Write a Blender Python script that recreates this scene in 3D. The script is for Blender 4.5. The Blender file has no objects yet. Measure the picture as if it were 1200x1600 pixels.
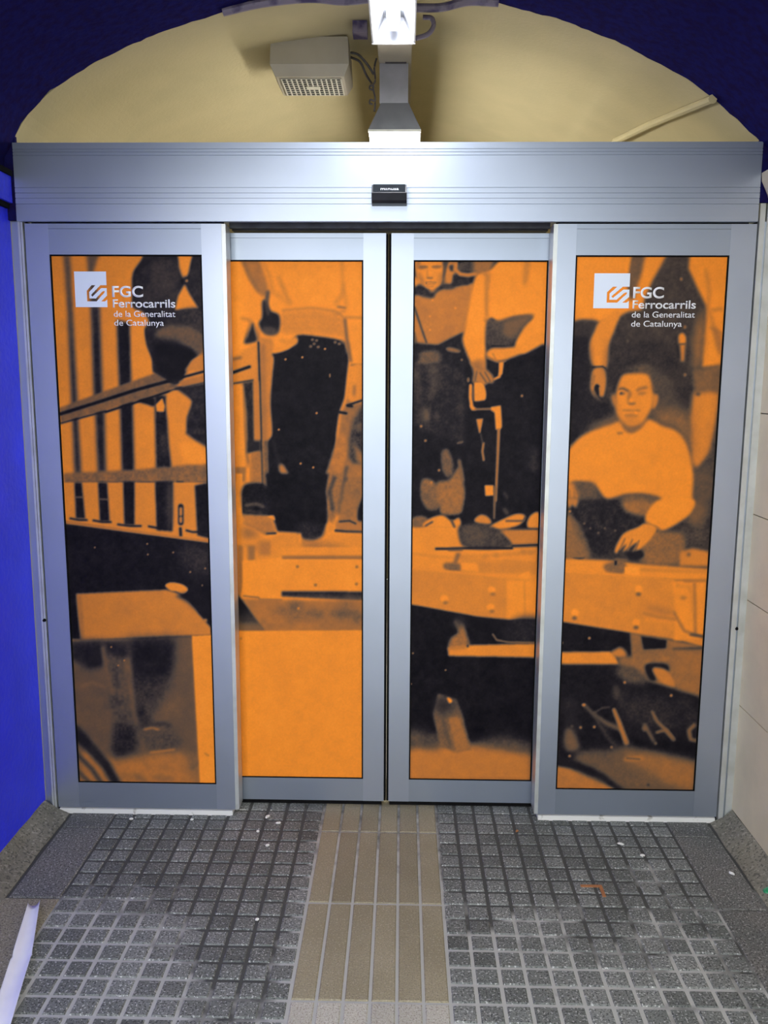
import bpy, bmesh, math, random
import numpy as np
from mathutils import Vector, Matrix, noise as mnoise
random.seed(7)
S = bpy.context.scene
COL = S.collection

# ------------------------------------------------------------------ camera, world, exposure
F_PX, PITCH, YAW, ROLL = 1332.24, 0.155882, -0.0212655, 0.0043735
CAM = Vector((0.03218, -2.79896, 1.52752))
cp, sp, cy_, sy_ = math.cos(PITCH), math.sin(PITCH), math.cos(YAW), math.sin(YAW)
FWD = Vector((sy_*cp, cy_*cp, -sp)); RT0 = Vector((cy_, -sy_, 0)); UP0 = RT0.cross(FWD)
RT = math.cos(ROLL)*RT0 + math.sin(ROLL)*UP0
UP = -math.sin(ROLL)*RT0 + math.cos(ROLL)*UP0
cam = bpy.data.cameras.new('camera'); cam.sensor_fit = 'VERTICAL'; cam.sensor_height = 36
cam.lens = F_PX/1600*36; cam.clip_start = 0.02
co = bpy.data.objects.new('camera', cam); COL.objects.link(co)
m = Matrix((RT, UP, -FWD)).transposed().to_4x4(); m.translation = CAM
co.matrix_world = m; S.camera = co

S.view_settings.view_transform = 'Standard'; S.view_settings.look = 'None'
S.view_settings.gamma = 1; S.view_settings.use_curve_mapping = False
S.view_settings.exposure = 0.0
AMBIENT = 3.3          # night street: strong, even light from the street behind the camera
TUBE = 52.0            # fluorescent tube over the header
TUBE_IN = 52.0          # fluorescent in the passage behind
w = bpy.data.worlds.new('street'); S.world = w; w.use_nodes = True
w.node_tree.nodes['Background'].inputs[0].default_value = (0.96, 1.0, 0.975, 1)
w.node_tree.nodes['Background'].inputs[1].default_value = AMBIENT
sl = bpy.data.lights.new('right_side_fill', 'AREA'); sl.shape = 'DISK'; sl.size = .9; sl.energy = 40; sl.color = (1, .95, .86)  # added unseen disc light that brightens the right wall and frames
so = bpy.data.objects.new('right_side_fill', sl); COL.objects.link(so); so.location = (-1.6, -5.6, 3.0)
so.rotation_euler = (Vector((1.1, -.2, 1.0))-so.location).to_track_quat('-Z', 'Y').to_euler()

# ------------------------------------------------------------------ materials
def srgb(r, g, b):
    f = lambda c: (c/255/12.92) if c/255 <= 0.04045 else ((c/255+0.055)/1.055)**2.4
    return (f(r), f(g), f(b), 1)
def mat(name, c, rough=.5, metal=0., noise=None, bump=None, spec=.5, emit=None):
    """noise = (scale, second colour, low, high); bump = (scale, strength)"""
    M = bpy.data.materials.new(name); M.use_nodes = True
    nt = M.node_tree; N = nt.nodes; L = nt.links; b = N['Principled BSDF']
    b.inputs['Base Color'].default_value = c; b.inputs['Roughness'].default_value = rough
    b.inputs['Metallic'].default_value = metal; b.inputs['Specular IOR Level'].default_value = spec
    tc = N.new('ShaderNodeTexCoord')
    if noise:
        t = N.new('ShaderNodeTexNoise'); t.inputs['Scale'].default_value = noise[0]; t.inputs['Detail'].default_value = 6
        L.new(tc.outputs['Object'], t.inputs['Vector'])
        mr = N.new('ShaderNodeMapRange'); mr.inputs[1].default_value = noise[2]; mr.inputs[2].default_value = noise[3]
        L.new(t.outputs['Fac'], mr.inputs[0])
        mx = N.new('ShaderNodeMix'); mx.data_type = 'RGBA'
        mx.inputs[6].default_value = c; mx.inputs[7].default_value = noise[1]
        L.new(mr.outputs[0], mx.inputs[0]); L.new(mx.outputs[2], b.inputs['Base Color'])
    if bump:
        t2 = N.new('ShaderNodeTexNoise'); t2.inputs['Scale'].default_value = bump[0]; t2.inputs['Detail'].default_value = 8
        L.new(tc.outputs['Object'], t2.inputs['Vector'])
        bp = N.new('ShaderNodeBump'); bp.inputs['Strength'].default_value = bump[1]; bp.inputs['Distance'].default_value = .01
        L.new(t2.outputs['Fac'], bp.inputs['Height']); L.new(bp.outputs[0], b.inputs['Normal'])
    if emit:
        b.inputs['Emission Color'].default_value = emit[0]; b.inputs['Emission Strength'].default_value = emit[1]
    return M
ALU = mat('brushed_aluminium', (.42, .47, .575, 1), .40, .85, (3.0, (.385, .435, .535, 1), .35, .7))
ALU_R = mat('rail_aluminium', (.355, .405, .50, 1), .42, .85, (3.0, (.33, .38, .47, 1), .35, .7))
ALU_L = mat('light_aluminium', (.62, .65, .65, 1), .4, .6, (12, (.5, .52, .5, 1), .4, .7))
RAIL = mat('dark_rail', (.06, .065, .08, 1), .5, .4, (20, (.03, .03, .04, 1), .4, .7))
BLACK = mat('black_rubber_and_shade', (.004, .004, .005, 1), .7, 0, (60, (.007, .007, .007, 1), .4, .7), spec=.08)
WHITE = mat('worn_white_strip', (.70, .70, .68, 1), .6, 0, (25, (.25, .23, .2, 1), .62, .72))
BLUE = mat('blue_wall_paint', (.028, .042, 1.0, 1), .5, 0, (5, (.022, .03, .82, 1), .35, .7), (55, .35))
BLUE_DIM = mat('shaded_blue_paint', (.0105, .010, .082, 1), .9, 0, (45, (.011, .007, .05, 1), .4, .65), (40, .5), spec=.02)  # the wall's blue, with the vault's shade darkened into its colour
CREAM = mat('cream_plaster', (.47, .40, .225, 1), .85, 0, (6, (.43, .37, .21, 1), .35, .7), (90, .12), spec=.2)
STONE = mat('cream_marble', (.70, .61, .43, 1), .5, 0, (7, (.60, .53, .375, 1), .35, .7), (30, .15))
STONE_J = mat('marble_joint', (.10, .09, .065, 1), .9)
GREYBOX = mat('grey_lamp_steel', (.26, .25, .26, 1), .5, .1, (9, (.2, .195, .2, 1), .4, .65))
DKREFL = mat('dull_grey_reflector', (.11, .11, .11, 1), .5, .3, (14, (.085, .085, .085, 1), .4, .65))
REFL = mat('white_reflector', (.42, .43, .46, 1), .35, .5, (20, (.34, .34, .37, 1), .4, .7))
BEIGE = mat('beige_plastic', (.36, .32, .24, 1), .55, 0, (8, (.31, .275, .205, 1), .35, .7))
SLAT = mat('pale_grille', (.50, .47, .38, 1), .5, 0, (30, (.42, .39, .3, 1), .4, .7))
PIT = mat('dark_grille_inside', (.02, .019, .017, 1), .8, 0, (30, (.03, .028, .024, 1), .4, .7))
CABLE = mat('dark_cable', (.03, .026, .026, 1), .6, 0, (50, (.06, .05, .05, 1), .4, .7))
PIPE = mat('painted_pipe', (.20, .17, .22, 1), .6, 0, (20, (.06, .045, .11, 1), .45, .6))
TUBE_M = mat('lit_tube', (1, 1, 1, 1), .4, 0, emit=((.93, .96, 1, 1), TUBE))
DIFF_M = mat('lit_diffuser', (.9, .9, .9, 1), .4, 0, emit=((1, .97, .92, 1), TUBE_IN))
SENSB = mat('black_sensor_plastic', (.012, .013, .02, 1), .3, 0, (30, (.02, .02, .03, 1), .4, .7))
SENST = mat('grey_sensor_face', (.035, .04, .048, 1), .9, 0, (30, (.03, .034, .04, 1), .4, .7), spec=0)
INK = mat('white_lettering', (.85, .86, .9, 1), .4, 0, (40, (.8, .81, .86, 1), .4, .7))
LOGOW = mat('white_logo_vinyl', (.72, .80, .92, 1), .45, 0, (5, (.68, .76, .9, 1), .4, .7))
PAPER = mat('white_paper', (.80, .81, .90, 1), .7, 0, (14, (.74, .75, .85, 1), .4, .7))
SCRAP = mat('white_litter', (.82, .82, .8, 1), .7, 0, (90, (.6, .6, .57, 1), .4, .7))
GREEN = mat('green_foil', (.01, .26, .10, 1), .35, 0, (60, (.02, .42, .2, 1), .45, .6))
RUST = mat('orange_scrap', (.38, .16, .06, 1), .7, 0, (60, (.3, .12, .05, 1), .4, .7))
FLOOR_IN = mat('passage_floor', (.45, .43, .38, 1), .8, 0, (30, (.38, .36, .32, 1), .4, .7))

def granite(name, c1, c2, dark, light, sc=260):
    M = bpy.data.materials.new(name); M.use_nodes = True
    nt = M.node_tree; N = nt.nodes; L = nt.links; b = N['Principled BSDF']; b.inputs['Roughness'].default_value = .72
    b.inputs['Specular IOR Level'].default_value = .3
    tc = N.new('ShaderNodeTexCoord')
    def tex(s, lo, hi, det=3):
        t = N.new('ShaderNodeTexNoise'); t.inputs['Scale'].default_value = s; t.inputs['Detail'].default_value = det
        L.new(tc.outputs['Object'], t.inputs['Vector'])
        r = N.new('ShaderNodeMapRange'); r.inputs[1].default_value = lo; r.inputs[2].default_value = hi
        L.new(t.outputs['Fac'], r.inputs[0]); return r.outputs[0]
    def mixc(fac, a, bb):
        x = N.new('ShaderNodeMix'); x.data_type = 'RGBA'; L.new(fac, x.inputs[0])
        for i, v in ((6, a), (7, bb)):
            if hasattr(v, 'links'): L.new(v, x.inputs[i])
            else: x.inputs[i].default_value = v
        return x.outputs[2]
    k = mixc(tex(4.5, .38, .64), c1, c2)
    k = mixc(tex(sc*.75, .54, .62, 1.5), k, dark)
    k = mixc(tex(sc*.62, .60, .66, 1.5), k, light)
    at = N.new('ShaderNodeAttribute'); at.attribute_name = 'tone'
    h = N.new('ShaderNodeHueSaturation'); L.new(at.outputs['Fac'], h.inputs['Value']); L.new(k, h.inputs['Color'])
    L.new(h.outputs[0], b.inputs['Base Color'])
    t = N.new('ShaderNodeTexNoise'); t.inputs['Scale'].default_value = 180; L.new(tc.outputs['Object'], t.inputs['Vector'])
    bp = N.new('ShaderNodeBump'); bp.inputs['Strength'].default_value = .35; bp.inputs['Distance'].default_value = .004
    L.new(t.outputs['Fac'], bp.inputs['Height']); L.new(bp.outputs[0], b.inputs['Normal'])
    return M
SETT = granite('grey_granite_setts', (.138, .150, .142, 1), (.19, .20, .192, 1), (.055, .06, .058, 1), (.43, .44, .43, 1))
SLAB = granite('flat_granite', (.13, .135, .13, 1), (.17, .165, .155, 1), (.05, .05, .048, 1), (.36, .36, .34, 1))
TAN = granite('tan_granite', (.27, .245, .175, 1), (.225, .205, .15, 1), (.11, .10, .08, 1), (.40, .37, .30, 1))
STRIP = granite('sand_concrete', (.25, .22, .145, 1), (.30, .265, .18, 1), (.21, .185, .13, 1), (.36, .325, .24, 1), 320)
PALE = granite('pale_concrete', (.40, .385, .33, 1), (.46, .445, .385, 1), (.28, .25, .22, 1), (.52, .5, .46, 1), 320)
FILLET = granite('dirty_concrete', (.22, .21, .17, 1), (.30, .28, .215, 1), (.13, .125, .10, 1), (.36, .34, .28, 1), 150)

def grout_mat():
    """mortar: pale where swept clean, black with dirt by the doors and in patches"""
    M = bpy.data.materials.new('mortar_joints'); M.use_nodes = True
    nt = M.node_tree; N = nt.nodes; L = nt.links; b = N['Principled BSDF']; b.inputs['Roughness'].default_value = .9
    b.inputs['Specular IOR Level'].default_value = .15
    at = N.new('ShaderNodeAttribute'); at.attribute_name = 'clean'
    tc = N.new('ShaderNodeTexCoord')
    t = N.new('ShaderNodeTexNoise'); t.inputs['Scale'].default_value = 16; t.inputs['Detail'].default_value = 5
    L.new(tc.outputs['Object'], t.inputs['Vector'])
    a1 = N.new('ShaderNodeMath'); a1.operation = 'MULTIPLY_ADD'; L.new(t.outputs['Fac'], a1.inputs[0]); a1.inputs[1].default_value = .7
    L.new(at.outputs['Fac'], a1.inputs[2])
    r = N.new('ShaderNodeMapRange'); r.inputs[1].default_value = .72; r.inputs[2].default_value = 1.0; L.new(a1.outputs[0], r.inputs[0])
    x = N.new('ShaderNodeMix'); x.data_type = 'RGBA'
    x.inputs[6].default_value = (.075, .077, .075, 1); x.inputs[7].default_value = (.41, .415, .40, 1)
    L.new(r.outputs[0], x.inputs[0]); L.new(x.outputs[2], b.inputs['Base Color'])
    return M
GROUT = grout_mat()

# ------------------------------------------------------------------ mesh helpers
def link(o, parent=None):
    COL.objects.link(o)
    if parent: o.parent = parent
    return o
def build(name, bm, mats, parent=None, bevel=0, smooth=False, origin=None):
    if bevel:
        bmesh.ops.bevel(bm, geom=[e for e in bm.edges if e.is_manifold and e.calc_face_angle(0) > .5], offset=bevel, segments=2, profile=.6, affect='EDGES', clamp_overlap=True)
    bmesh.ops.recalc_face_normals(bm, faces=bm.faces)
    if origin is not None: bmesh.ops.translate(bm, verts=bm.verts, vec=-Vector(origin))
    me = bpy.data.meshes.new(name); bm.to_mesh(me); bm.free()
    for mm in (mats if isinstance(mats, (list, tuple)) else [mats]): me.materials.append(mm)
    if smooth:
        for p in me.polygons: p.use_smooth = True
    o = bpy.data.objects.new(name, me)
    if origin is not None: o.location = origin
    return link(o, parent)
def box(bm, x0, x1, y0, y1, z0, z1, mi=0):
    v = [bm.verts.new(p) for p in ((x0,y0,z0),(x1,y0,z0),(x1,y1,z0),(x0,y1,z0),(x0,y0,z1),(x1,y0,z1),(x1,y1,z1),(x0,y1,z1))]
    for f in ((0,3,2,1),(4,5,6,7),(0,1,5,4),(1,2,6,5),(2,3,7,6),(3,0,4,7)):
        bm.faces.new([v[i] for i in f]).material_index = mi
def B(*boxes):
    bm = bmesh.new()
    for b in boxes: box(bm, *b)
    return bm
def prism_x(prof, x0, x1):
    """profile of (y, z) swept along x"""
    bm = bmesh.new()
    a = [bm.verts.new((x0, y, z)) for y, z in prof]; b = [bm.verts.new((x1, y, z)) for y, z in prof]
    n = len(prof)
    for i in range(n): bm.faces.new((a[i], a[(i+1) % n], b[(i+1) % n], b[i]))
    bm.faces.new(a[::-1]); bm.faces.new(b)
    return bm
def prism_y(prof, y0, y1, bm=None):
    bm = bm or bmesh.new()
    a = [bm.verts.new((x, y0, z)) for x, z in prof]; b = [bm.verts.new((x, y1, z)) for x, z in prof]
    n = len(prof)
    for i in range(n): bm.faces.new((a[i], a[(i+1) % n], b[(i+1) % n], b[i]))
    bm.faces.new(a[::-1]); bm.faces.new(b)
    return bm
def tube(pts, r, seg=8, bm=None, cap=True):
    bm = bm or bmesh.new(); pts = [Vector(p) for p in pts]; rings = []
    for i, p in enumerate(pts):
        d = (pts[min(i+1, len(pts)-1)] - pts[max(i-1, 0)]).normalized()
        u = d.cross(Vector((0, 0, 1)));
        if u.length < .05: u = d.cross(Vector((1, 0, 0)))
        u.normalize(); v = d.cross(u)
        rings.append([bm.verts.new(p + r*(math.cos(t)*u + math.sin(t)*v)) for t in [2*math.pi*k/seg for k in range(seg)]])
    for a, b in zip(rings, rings[1:]):
        for k in range(seg): bm.faces.new((a[k], a[(k+1) % seg], b[(k+1) % seg], b[k]))
    if cap: bm.faces.new(rings[0][::-1]); bm.faces.new(rings[-1])
    return bm
def spline(pts, n=6):
    P = [Vector(p) for p in pts]; P = [2*P[0]-P[1]] + P + [2*P[-1]-P[-2]]; out = []
    for i in range(1, len(P)-2):
        for k in range(n):
            t = k/n; a, b, c, d = P[i-1:i+3]
            out.append(.5*((2*b) + (c-a)*t + (2*a-5*b+4*c-d)*t*t + (3*b-a-3*c+d)*t**3))
    return out + [P[-2]]
def thing(name, label, cat, loc=(0, 0, 0), group=None):
    o = bpy.data.objects.new(name, None); o.location = loc; o.empty_display_size = .05
    o['label'] = label; o['category'] = cat
    if group: o['group'] = group
    return link(o)
def tag(o, label, cat, group=None):
    o['label'] = label; o['category'] = cat
    if group: o['group'] = group
    return o
def struct(o): o['kind'] = 'structure'; return o
def lettering(text, parent, material, x0, x1, z, h, y, bold=0., name='lettering', depth=.0004):
    """flat lettering standing on the line z, fitted between x0 and x1, capital height h"""
    c = bpy.data.curves.new(name, 'FONT'); c.body = text; c.size = 1; c.offset = bold; c.extrude = 0
    t = bpy.data.objects.new('tmp', c); COL.objects.link(t)
    dg = bpy.context.evaluated_depsgraph_get(); me = bpy.data.meshes.new_from_object(t.evaluated_get(dg))
    bpy.data.objects.remove(t); bpy.data.curves.remove(c)
    n = len(me.vertices); a = np.empty(n*3); me.vertices.foreach_get('co', a); a = a.reshape(-1, 3)
    cap = .729
    sx = (x1-x0)/(a[:, 0].max()-a[:, 0].min())
    out = np.stack([x0 + (a[:, 0]-a[:, 0].min())*sx, np.full(n, y), z + a[:, 1]*h/cap], -1)
    me.vertices.foreach_set('co', out.ravel()); me.update()
    bm = bmesh.new(); bm.from_mesh(me); bpy.data.meshes.remove(me)
    r = bmesh.ops.extrude_face_region(bm, geom=bm.faces[:])
    bmesh.ops.translate(bm, vec=(0, -depth, 0), verts=[v for v in r['geom'] if isinstance(v, bmesh.types.BMVert)])
    return build(name, bm, material, parent)

def px(x, y, z):
    """where a place in the scene lies in the photograph (used to trace the print)"""
    d = (np.asarray(x)-CAM.x, np.asarray(y)-CAM.y, np.asarray(z)-CAM.z)
    dt = lambda a: d[0]*a.x + d[1]*a.y + d[2]*a.z
    q = dt(FWD); return 600+F_PX*dt(RT)/q, 800-F_PX*dt(UP)/q
def on_y(u, v, y):
    d = FWD + (u-600)/F_PX*RT - (v-800)/F_PX*UP
    return CAM + d*((y-CAM.y)/d.y)
# ------------------------------------------------------------------ setting: walls, vaults, floor
XL, XR = -1.222, 1.188          # side walls of the entrance recess
Y0, Y1 = -2.35, 3.6             # street front and passage end
ARCH = [(-1.222,2.19),(-1.205,2.228),(-1.188,2.264),(-1.165,2.308),(-1.127,2.345),(-1.095,2.377),(-1.032,2.422),(-0.971,2.458),(-0.889,2.499),(-0.788,2.542),(-0.679,2.580),(-0.580,2.609),(-0.501,2.630),(-0.42,2.648),(-.2,2.676),(-.06,2.684),(.1,2.678),(0.294,2.652),(0.401,2.624),(0.508,2.597),(0.586,2.570),(0.684,2.533),(0.744,2.501),(0.843,2.455),(0.902,2.424),(0.953,2.387),(1.004,2.350),(1.038,2.322),(1.086,2.280),(1.112,2.256),(1.132,2.247),(1.16,2.215),(1.188,2.18)]
def arch_z(x):
    return float(np.interp(x, [a[0] for a in ARCH], [a[1] for a in ARCH]))
def vault(name, y0, y1, off, material, ragged=False):
    bm = bmesh.new(); xs = np.linspace(ARCH[0][0], ARCH[-1][0], 121)
    ys = [y0, y0*.5+y1*.5, y1]; rows = []
    sm = [np.mean([arch_z(min(max(x+k*.02, XL), XR)) for k in (-1, 0, 1)]) for x in xs]
    for j, y in enumerate(ys):
        r = []
        for x, z in zip(xs, sm):
            jz = (mnoise.noise((x*22, 3.1, 0))*.010 + mnoise.noise((x*70, 1.1, 0))*.006) if (ragged and j == 2) else 0
            r.append(bm.verts.new((x, y+jz*2, z+off+jz*.35)))
        rows.append(r)
    top = [[bm.verts.new((v.co.x, v.co.y, v.co.z+.06)) for v in r] for r in (rows[0], rows[-1])]
    for a, b in zip(rows, rows[1:]):
        for i in range(len(a)-1): bm.faces.new((a[i], a[i+1], b[i+1], b[i]))
    for r, t in ((rows[0], top[0]), (rows[-1], top[1])):
        for i in range(len(r)-1): bm.faces.new((r[i], r[i+1], t[i+1], t[i]))
    for i in range(len(xs)-1): bm.faces.new((top[0][i], top[0][i+1], top[1][i+1], top[1][i]))
    return struct(build(name, bm, material, smooth=False))
vault('ceiling_front', Y0, -.012, 0, BLUE_DIM, ragged=True)
vault('ceiling_passage', -.008, Y1, .003, CREAM)

struct(build('wall_left', B((XL-.15, XL, Y0, .0, 0, 2.066)), BLUE))
struct(build('wall_left_upper', B((XL-.15, XL, Y0, .0, 2.066, 2.30)), BLUE_DIM))
struct(build('wall_right_upper', B((XR, XR+.15, Y0, .0, 2.066, 2.30)), BLUE_DIM))
# right wall: marble slabs with thin joints, one of them cracked along a slant
bm = B((XR+.004, XR+.15, Y0, .0, 0, 2.066, 1))
zs_ = [.05, .43, .80, 1.09, 1.42, 1.75, 2.066]
ysl = [0.0, -.62, -1.24, -1.86, Y0]
for za, zb in zip(zs_, zs_[1:]):
    for ya, yb in zip(ysl, ysl[1:]): box(bm, XR, XR+.05, yb+.0015, ya-.0015, za+.0018, zb-.0018, 0)
struct(build('wall_right', bm, [STONE, STONE_J]))
for s, x, nm in ((-1, XL-.15, 'wall_passage_left'), (1, XR, 'wall_passage_right')):
    struct(build(nm, B((x, x+.15, .0, Y1, 0, 2.30)), CREAM))
struct(build('wall_passage_end', B((XL-.15, XR+.15, Y1, Y1+.15, 0, 2.9)), CREAM))
# street front round the opening (stands beside and above the photographer)
bm = bmesh.new(); out = [(-3.6, 0), (-3.6, 3.6), (3.6, 3.6), (3.6, 0)]
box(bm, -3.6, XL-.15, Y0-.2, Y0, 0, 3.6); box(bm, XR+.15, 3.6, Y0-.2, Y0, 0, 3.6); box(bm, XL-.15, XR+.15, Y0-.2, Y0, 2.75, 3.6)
struct(build('wall_street', bm, BLUE_DIM))

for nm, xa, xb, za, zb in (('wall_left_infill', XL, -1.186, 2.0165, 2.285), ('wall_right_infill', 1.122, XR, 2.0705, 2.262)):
    struct(build(nm, B((xa, xb, -.014, .0003, za, zb)), BLUE_DIM))
# impost mouldings where the vaults spring
def cornice(name, x0, x1, body, z0=2.066, z1=2.146):
    bm = B((x0, x1, Y0, -.024, z0, z1, 0))
    return struct(build(name, bm, body, bevel=.004))
cornice('trim_left', XL, XL+.022, BLUE)
struct(build('trim_left_upper', B((XL, XL+.028, Y0, -.024, 2.146, 2.163)), BLACK))
struct(build('trim_left_lower', B((XL, XL+.012, Y0, -.024, 2.050, 2.066)), BLACK))
bm = prism_y([(XR, 2.066), (XR-.030, 2.07), (XR-.036, 2.09), (XR-.056, 2.13), (XR-.058, 2.155), (XR, 2.16)], Y0, -.024)
struct(build('trim_right', bm, STONE, bevel=.003))

# floor: one paved surface; setts and slabs stand 3 mm proud of the mortar
P6 = .4/6; BX = -.2381; BY = .1003
bm = bmesh.new(); tone = bm.loops.layers.float.new('tone'); clean = bm.loops.layers.float.new('clean')
def sett(x0, x1, y0, y1, mi, t, g=.0055, h=0.0, c=.003):
    x0 += g; x1 -= g; y0 += g; y1 -= g
    lo = [(x0, y0), (x1, y0), (x1, y1), (x0, y1)]; hi = [(x0+c, y0+c), (x1-c, y0+c), (x1-c, y1-c), (x0+c, y1-c)]
    a = [bm.verts.new((p[0], p[1], h-.0035)) for p in lo]; b = [bm.verts.new((p[0], p[1], h)) for p in hi]
    fs = [bm.faces.new(b)] + [bm.faces.new((a[i], a[(i+1) % 4], b[(i+1) % 4], b[i])) for i in range(4)]
    for f in fs:
        f.material_index = mi
        for l in f.loops: l[tone] = t
YF = -2.9
R_ = random.Random(3)
nrow = int((-YF+.3)/P6)
row0 = -BY + 4*P6      # sett rows run in under the sliding doors
rows_y = [row0 - k*P6 for k in range(0, 52)]
def tone_of(x, y): return .78 + .42*R_.random() + .25*mnoise.noise((x*3, y*3, 0))
for k in range(len(rows_y)-1):
    y1_, y0_ = rows_y[k], rows_y[k+1]
    for i in range(11):
        x1_ = BX - i*P6; sett(x1_-P6, x1_, y0_, y1_, 1, tone_of(x1_, y0_), g=.0044+.0012*R_.random())
    for i in range(12):
        x0_ = BX + 6*P6 + i*P6; sett(x0_, x0_+P6, y0_, y1_, 1, tone_of(x0_, y0_), g=.0044+.0012*R_.random())
for j in range(-1, 8):
    yb, yt = -BY - j*.4 - .4, -BY - j*.4
    for i in range(6):
        x0_ = BX + i*P6
        mi = 3 if j < 2 else 4
        sett(x0_, x0_+P6, yb, yt, mi, .88+.22*R_.random(), g=.0038)
# plain granite margins, kerb strips
for xa, xb in ((XL+.092, BX-11*P6), (BX+18*P6, XR-.080)):
    for j in range(-1, 7):
        yb, yt = -BY - j*.4 - .4, -BY - j*.4
        left = xa < 0
        tan = left and j >= 1
        sett(xa, xb, max(yb, YF), yt, 5 if tan else 2, .9+.2*R_.random(), g=.0025, h=.0)
for j in range(1, 7):
    sett(XL, XL+.10, -BY-j*.4-.4, -BY-j*.4, 5, 1.0, g=.001)
# mortar bed
nx, ny = 90, 110; x0g, x1g, y0g, y1g = XL-.1, XR+.1, YF, .30
def clean_of(x, y):
    c = .18 + .62*min(1, max(0, (-y-.22)/.75))
    c += .42*mnoise.noise((x*2.6+3, y*2.2, .5)) + .34*mnoise.noise((x*8, y*8, 2))
    if BX-.02 < x < BX+.42: c = max(c, .50+.25*min(1, max(0, -y/.5)))
    c += .30*math.exp(-((x+.80)/.22)**2-((y+.62)/.32)**2) + .16*math.exp(-((x-.75)/.3)**2-((y+.8)/.35)**2)
    c -= .34*math.exp(-((x+.42)/.14)**2-((y+.55)/.45)**2) + .22*math.exp(-((x-.62)/.1)**2-((y+.5)/.3)**2)
    c += .22*math.exp(-((x-.24)/.07)**2-((y+.85)/.3)**2) + .25*math.exp(-((x+.26)/.05)**2-((y+.8)/.4)**2)
    return c
gv = [[bm.verts.new((x0g+(x1g-x0g)*i/nx, y0g+(y1g-y0g)*j/ny, -.0033)) for i in range(nx+1)] for j in range(ny+1)]
for j in range(ny):
    for i in range(nx):
        f = bm.faces.new((gv[j][i], gv[j][i+1], gv[j+1][i+1], gv[j+1][i])); f.material_index = 0
        for l in f.loops: l[clean] = clean_of(l.vert.co.x, l.vert.co.y); l[tone] = 1
floor = struct(build('floor', bm, [GROUT, SETT, SLAB, STRIP, PALE, TAN]))
struct(build('floor_passage', B((XL-.1, XR+.1, .30, Y1, -.05, -.003)), FLOOR_IN))
struct(build('floor_street', B((-6, 6, -9, YF, -.05, -.004)), FLOOR_IN))
# sloping concrete fillets along the wall feet
def fillet(name, xw, xi, y1):
    bm = bmesh.new(); tn = bm.loops.layers.float.new('tone'); n = 60; rows = []
    for j in range(n+1):
        y = y1 + (Y0-y1)*j/n
        jx = mnoise.noise((y*9, xw, 0))*.008; jz = mnoise.noise((y*12, xw, 4))*.006
        rows.append([bm.verts.new(p) for p in ((xw, y, .050+jz), (xw+(xi-xw)*.45+jx, y, .022+jz), (xi+jx, y, .0005), (xi+jx, y, -.003), (xw, y, -.003))])
    for a, b in zip(rows, rows[1:]):
        for k in range(5): bm.faces.new((a[k], a[(k+1) % 5], b[(k+1) % 5], b[k]))
    bm.faces.new(rows[0]); bm.faces.new(rows[-1][::-1])
    for f in bm.faces:
        for l in f.loops: l[tn] = .8+.35*mnoise.noise((l.vert.co.x*20, l.vert.co.y*8, 1))
    return struct(build(name, bm, FILLET))
fillet('baseboard_left', XL, XL+.085, -.006)
fillet('baseboard_right', XR, XR-.075, -.006)

# door jambs against the walls
bm = B((XL, -1.197, .004, .12, 0, 2.016)); box(bm, -1.197, -1.1815, -.004, .12, 0, 2.07)
box(bm, -1.1895, -1.1885, -.0045, 0, 0, 2.07, 1); box(bm, -1.1815, -1.176, .012, .1, .0, 2.016, 1)
struct(build('trim_jamb_left', bm, [ALU, BLACK])).data.materials.append(ALU_L)
jl = bpy.data.objects['trim_jamb_left']
for p in jl.data.polygons:
    if p.material_index == 0 and p.center.x > -1.1975 and p.center.z > 0: p.material_index = 2
bm = B((1.1415, 1.158, -.004, .12, 0, 2.07)); box(bm, 1.158, 1.165, .006, .12, 0, 2.016, 1); box(bm, 1.165, XR, -.002, .12, 0, 2.07)
box(bm, 1.136, 1.1415, .012, .1, 0, 2.016, 2)
struct(build('trim_jamb_right', bm, [ALU_L, ALU, BLACK]))
# ------------------------------------------------------------------ header beam over the doors
hd = thing('door_header', 'long aluminium header beam over the whole doorway, thin grooves along its face', 'door header', (0, .08, 2.02))
def at(o, c): # keep a child where it was built although its parent has a location
    c.matrix_parent_inverse = Matrix.Translation(-o.location); return c
prof = [(-.02, 2.0125)]
for z in (2.064, 2.081, 2.097, 2.113, 2.209, 2.2185, 2.2275):
    prof += [(-.02, z-.0012), (-.0165, z-.0008), (-.0165, z+.0008), (-.02, z+.0012)]
prof += [(-.02, 2.2475), (.0, 2.2475), (.0, 2.0125)]
at(hd, build('front_cover', prism_x(prof, -1.192, 1.130), ALU, hd))
at(hd, build('housing', B((-1.178, 1.104, .0005, .19, 2.035, 2.2465)), ALU, hd, bevel=.002))
for xa, xb in ((-1.176, -.549), (.518, 1.13)): at(hd, build('gap_shade', B((xa, xb, .051, .054, 2.003, 2.0345)), BLACK, hd))  # black filler strips standing in for the shade in the gap under the header
at(hd, build('track', B((-.533, .501, .056, .075, 2.004, 2.0345), (-.533, .501, .10, .17, 2.004, 2.0345), (-.533, .501, .02, .03, 2.02, 2.0345)), RAIL, hd))

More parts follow.
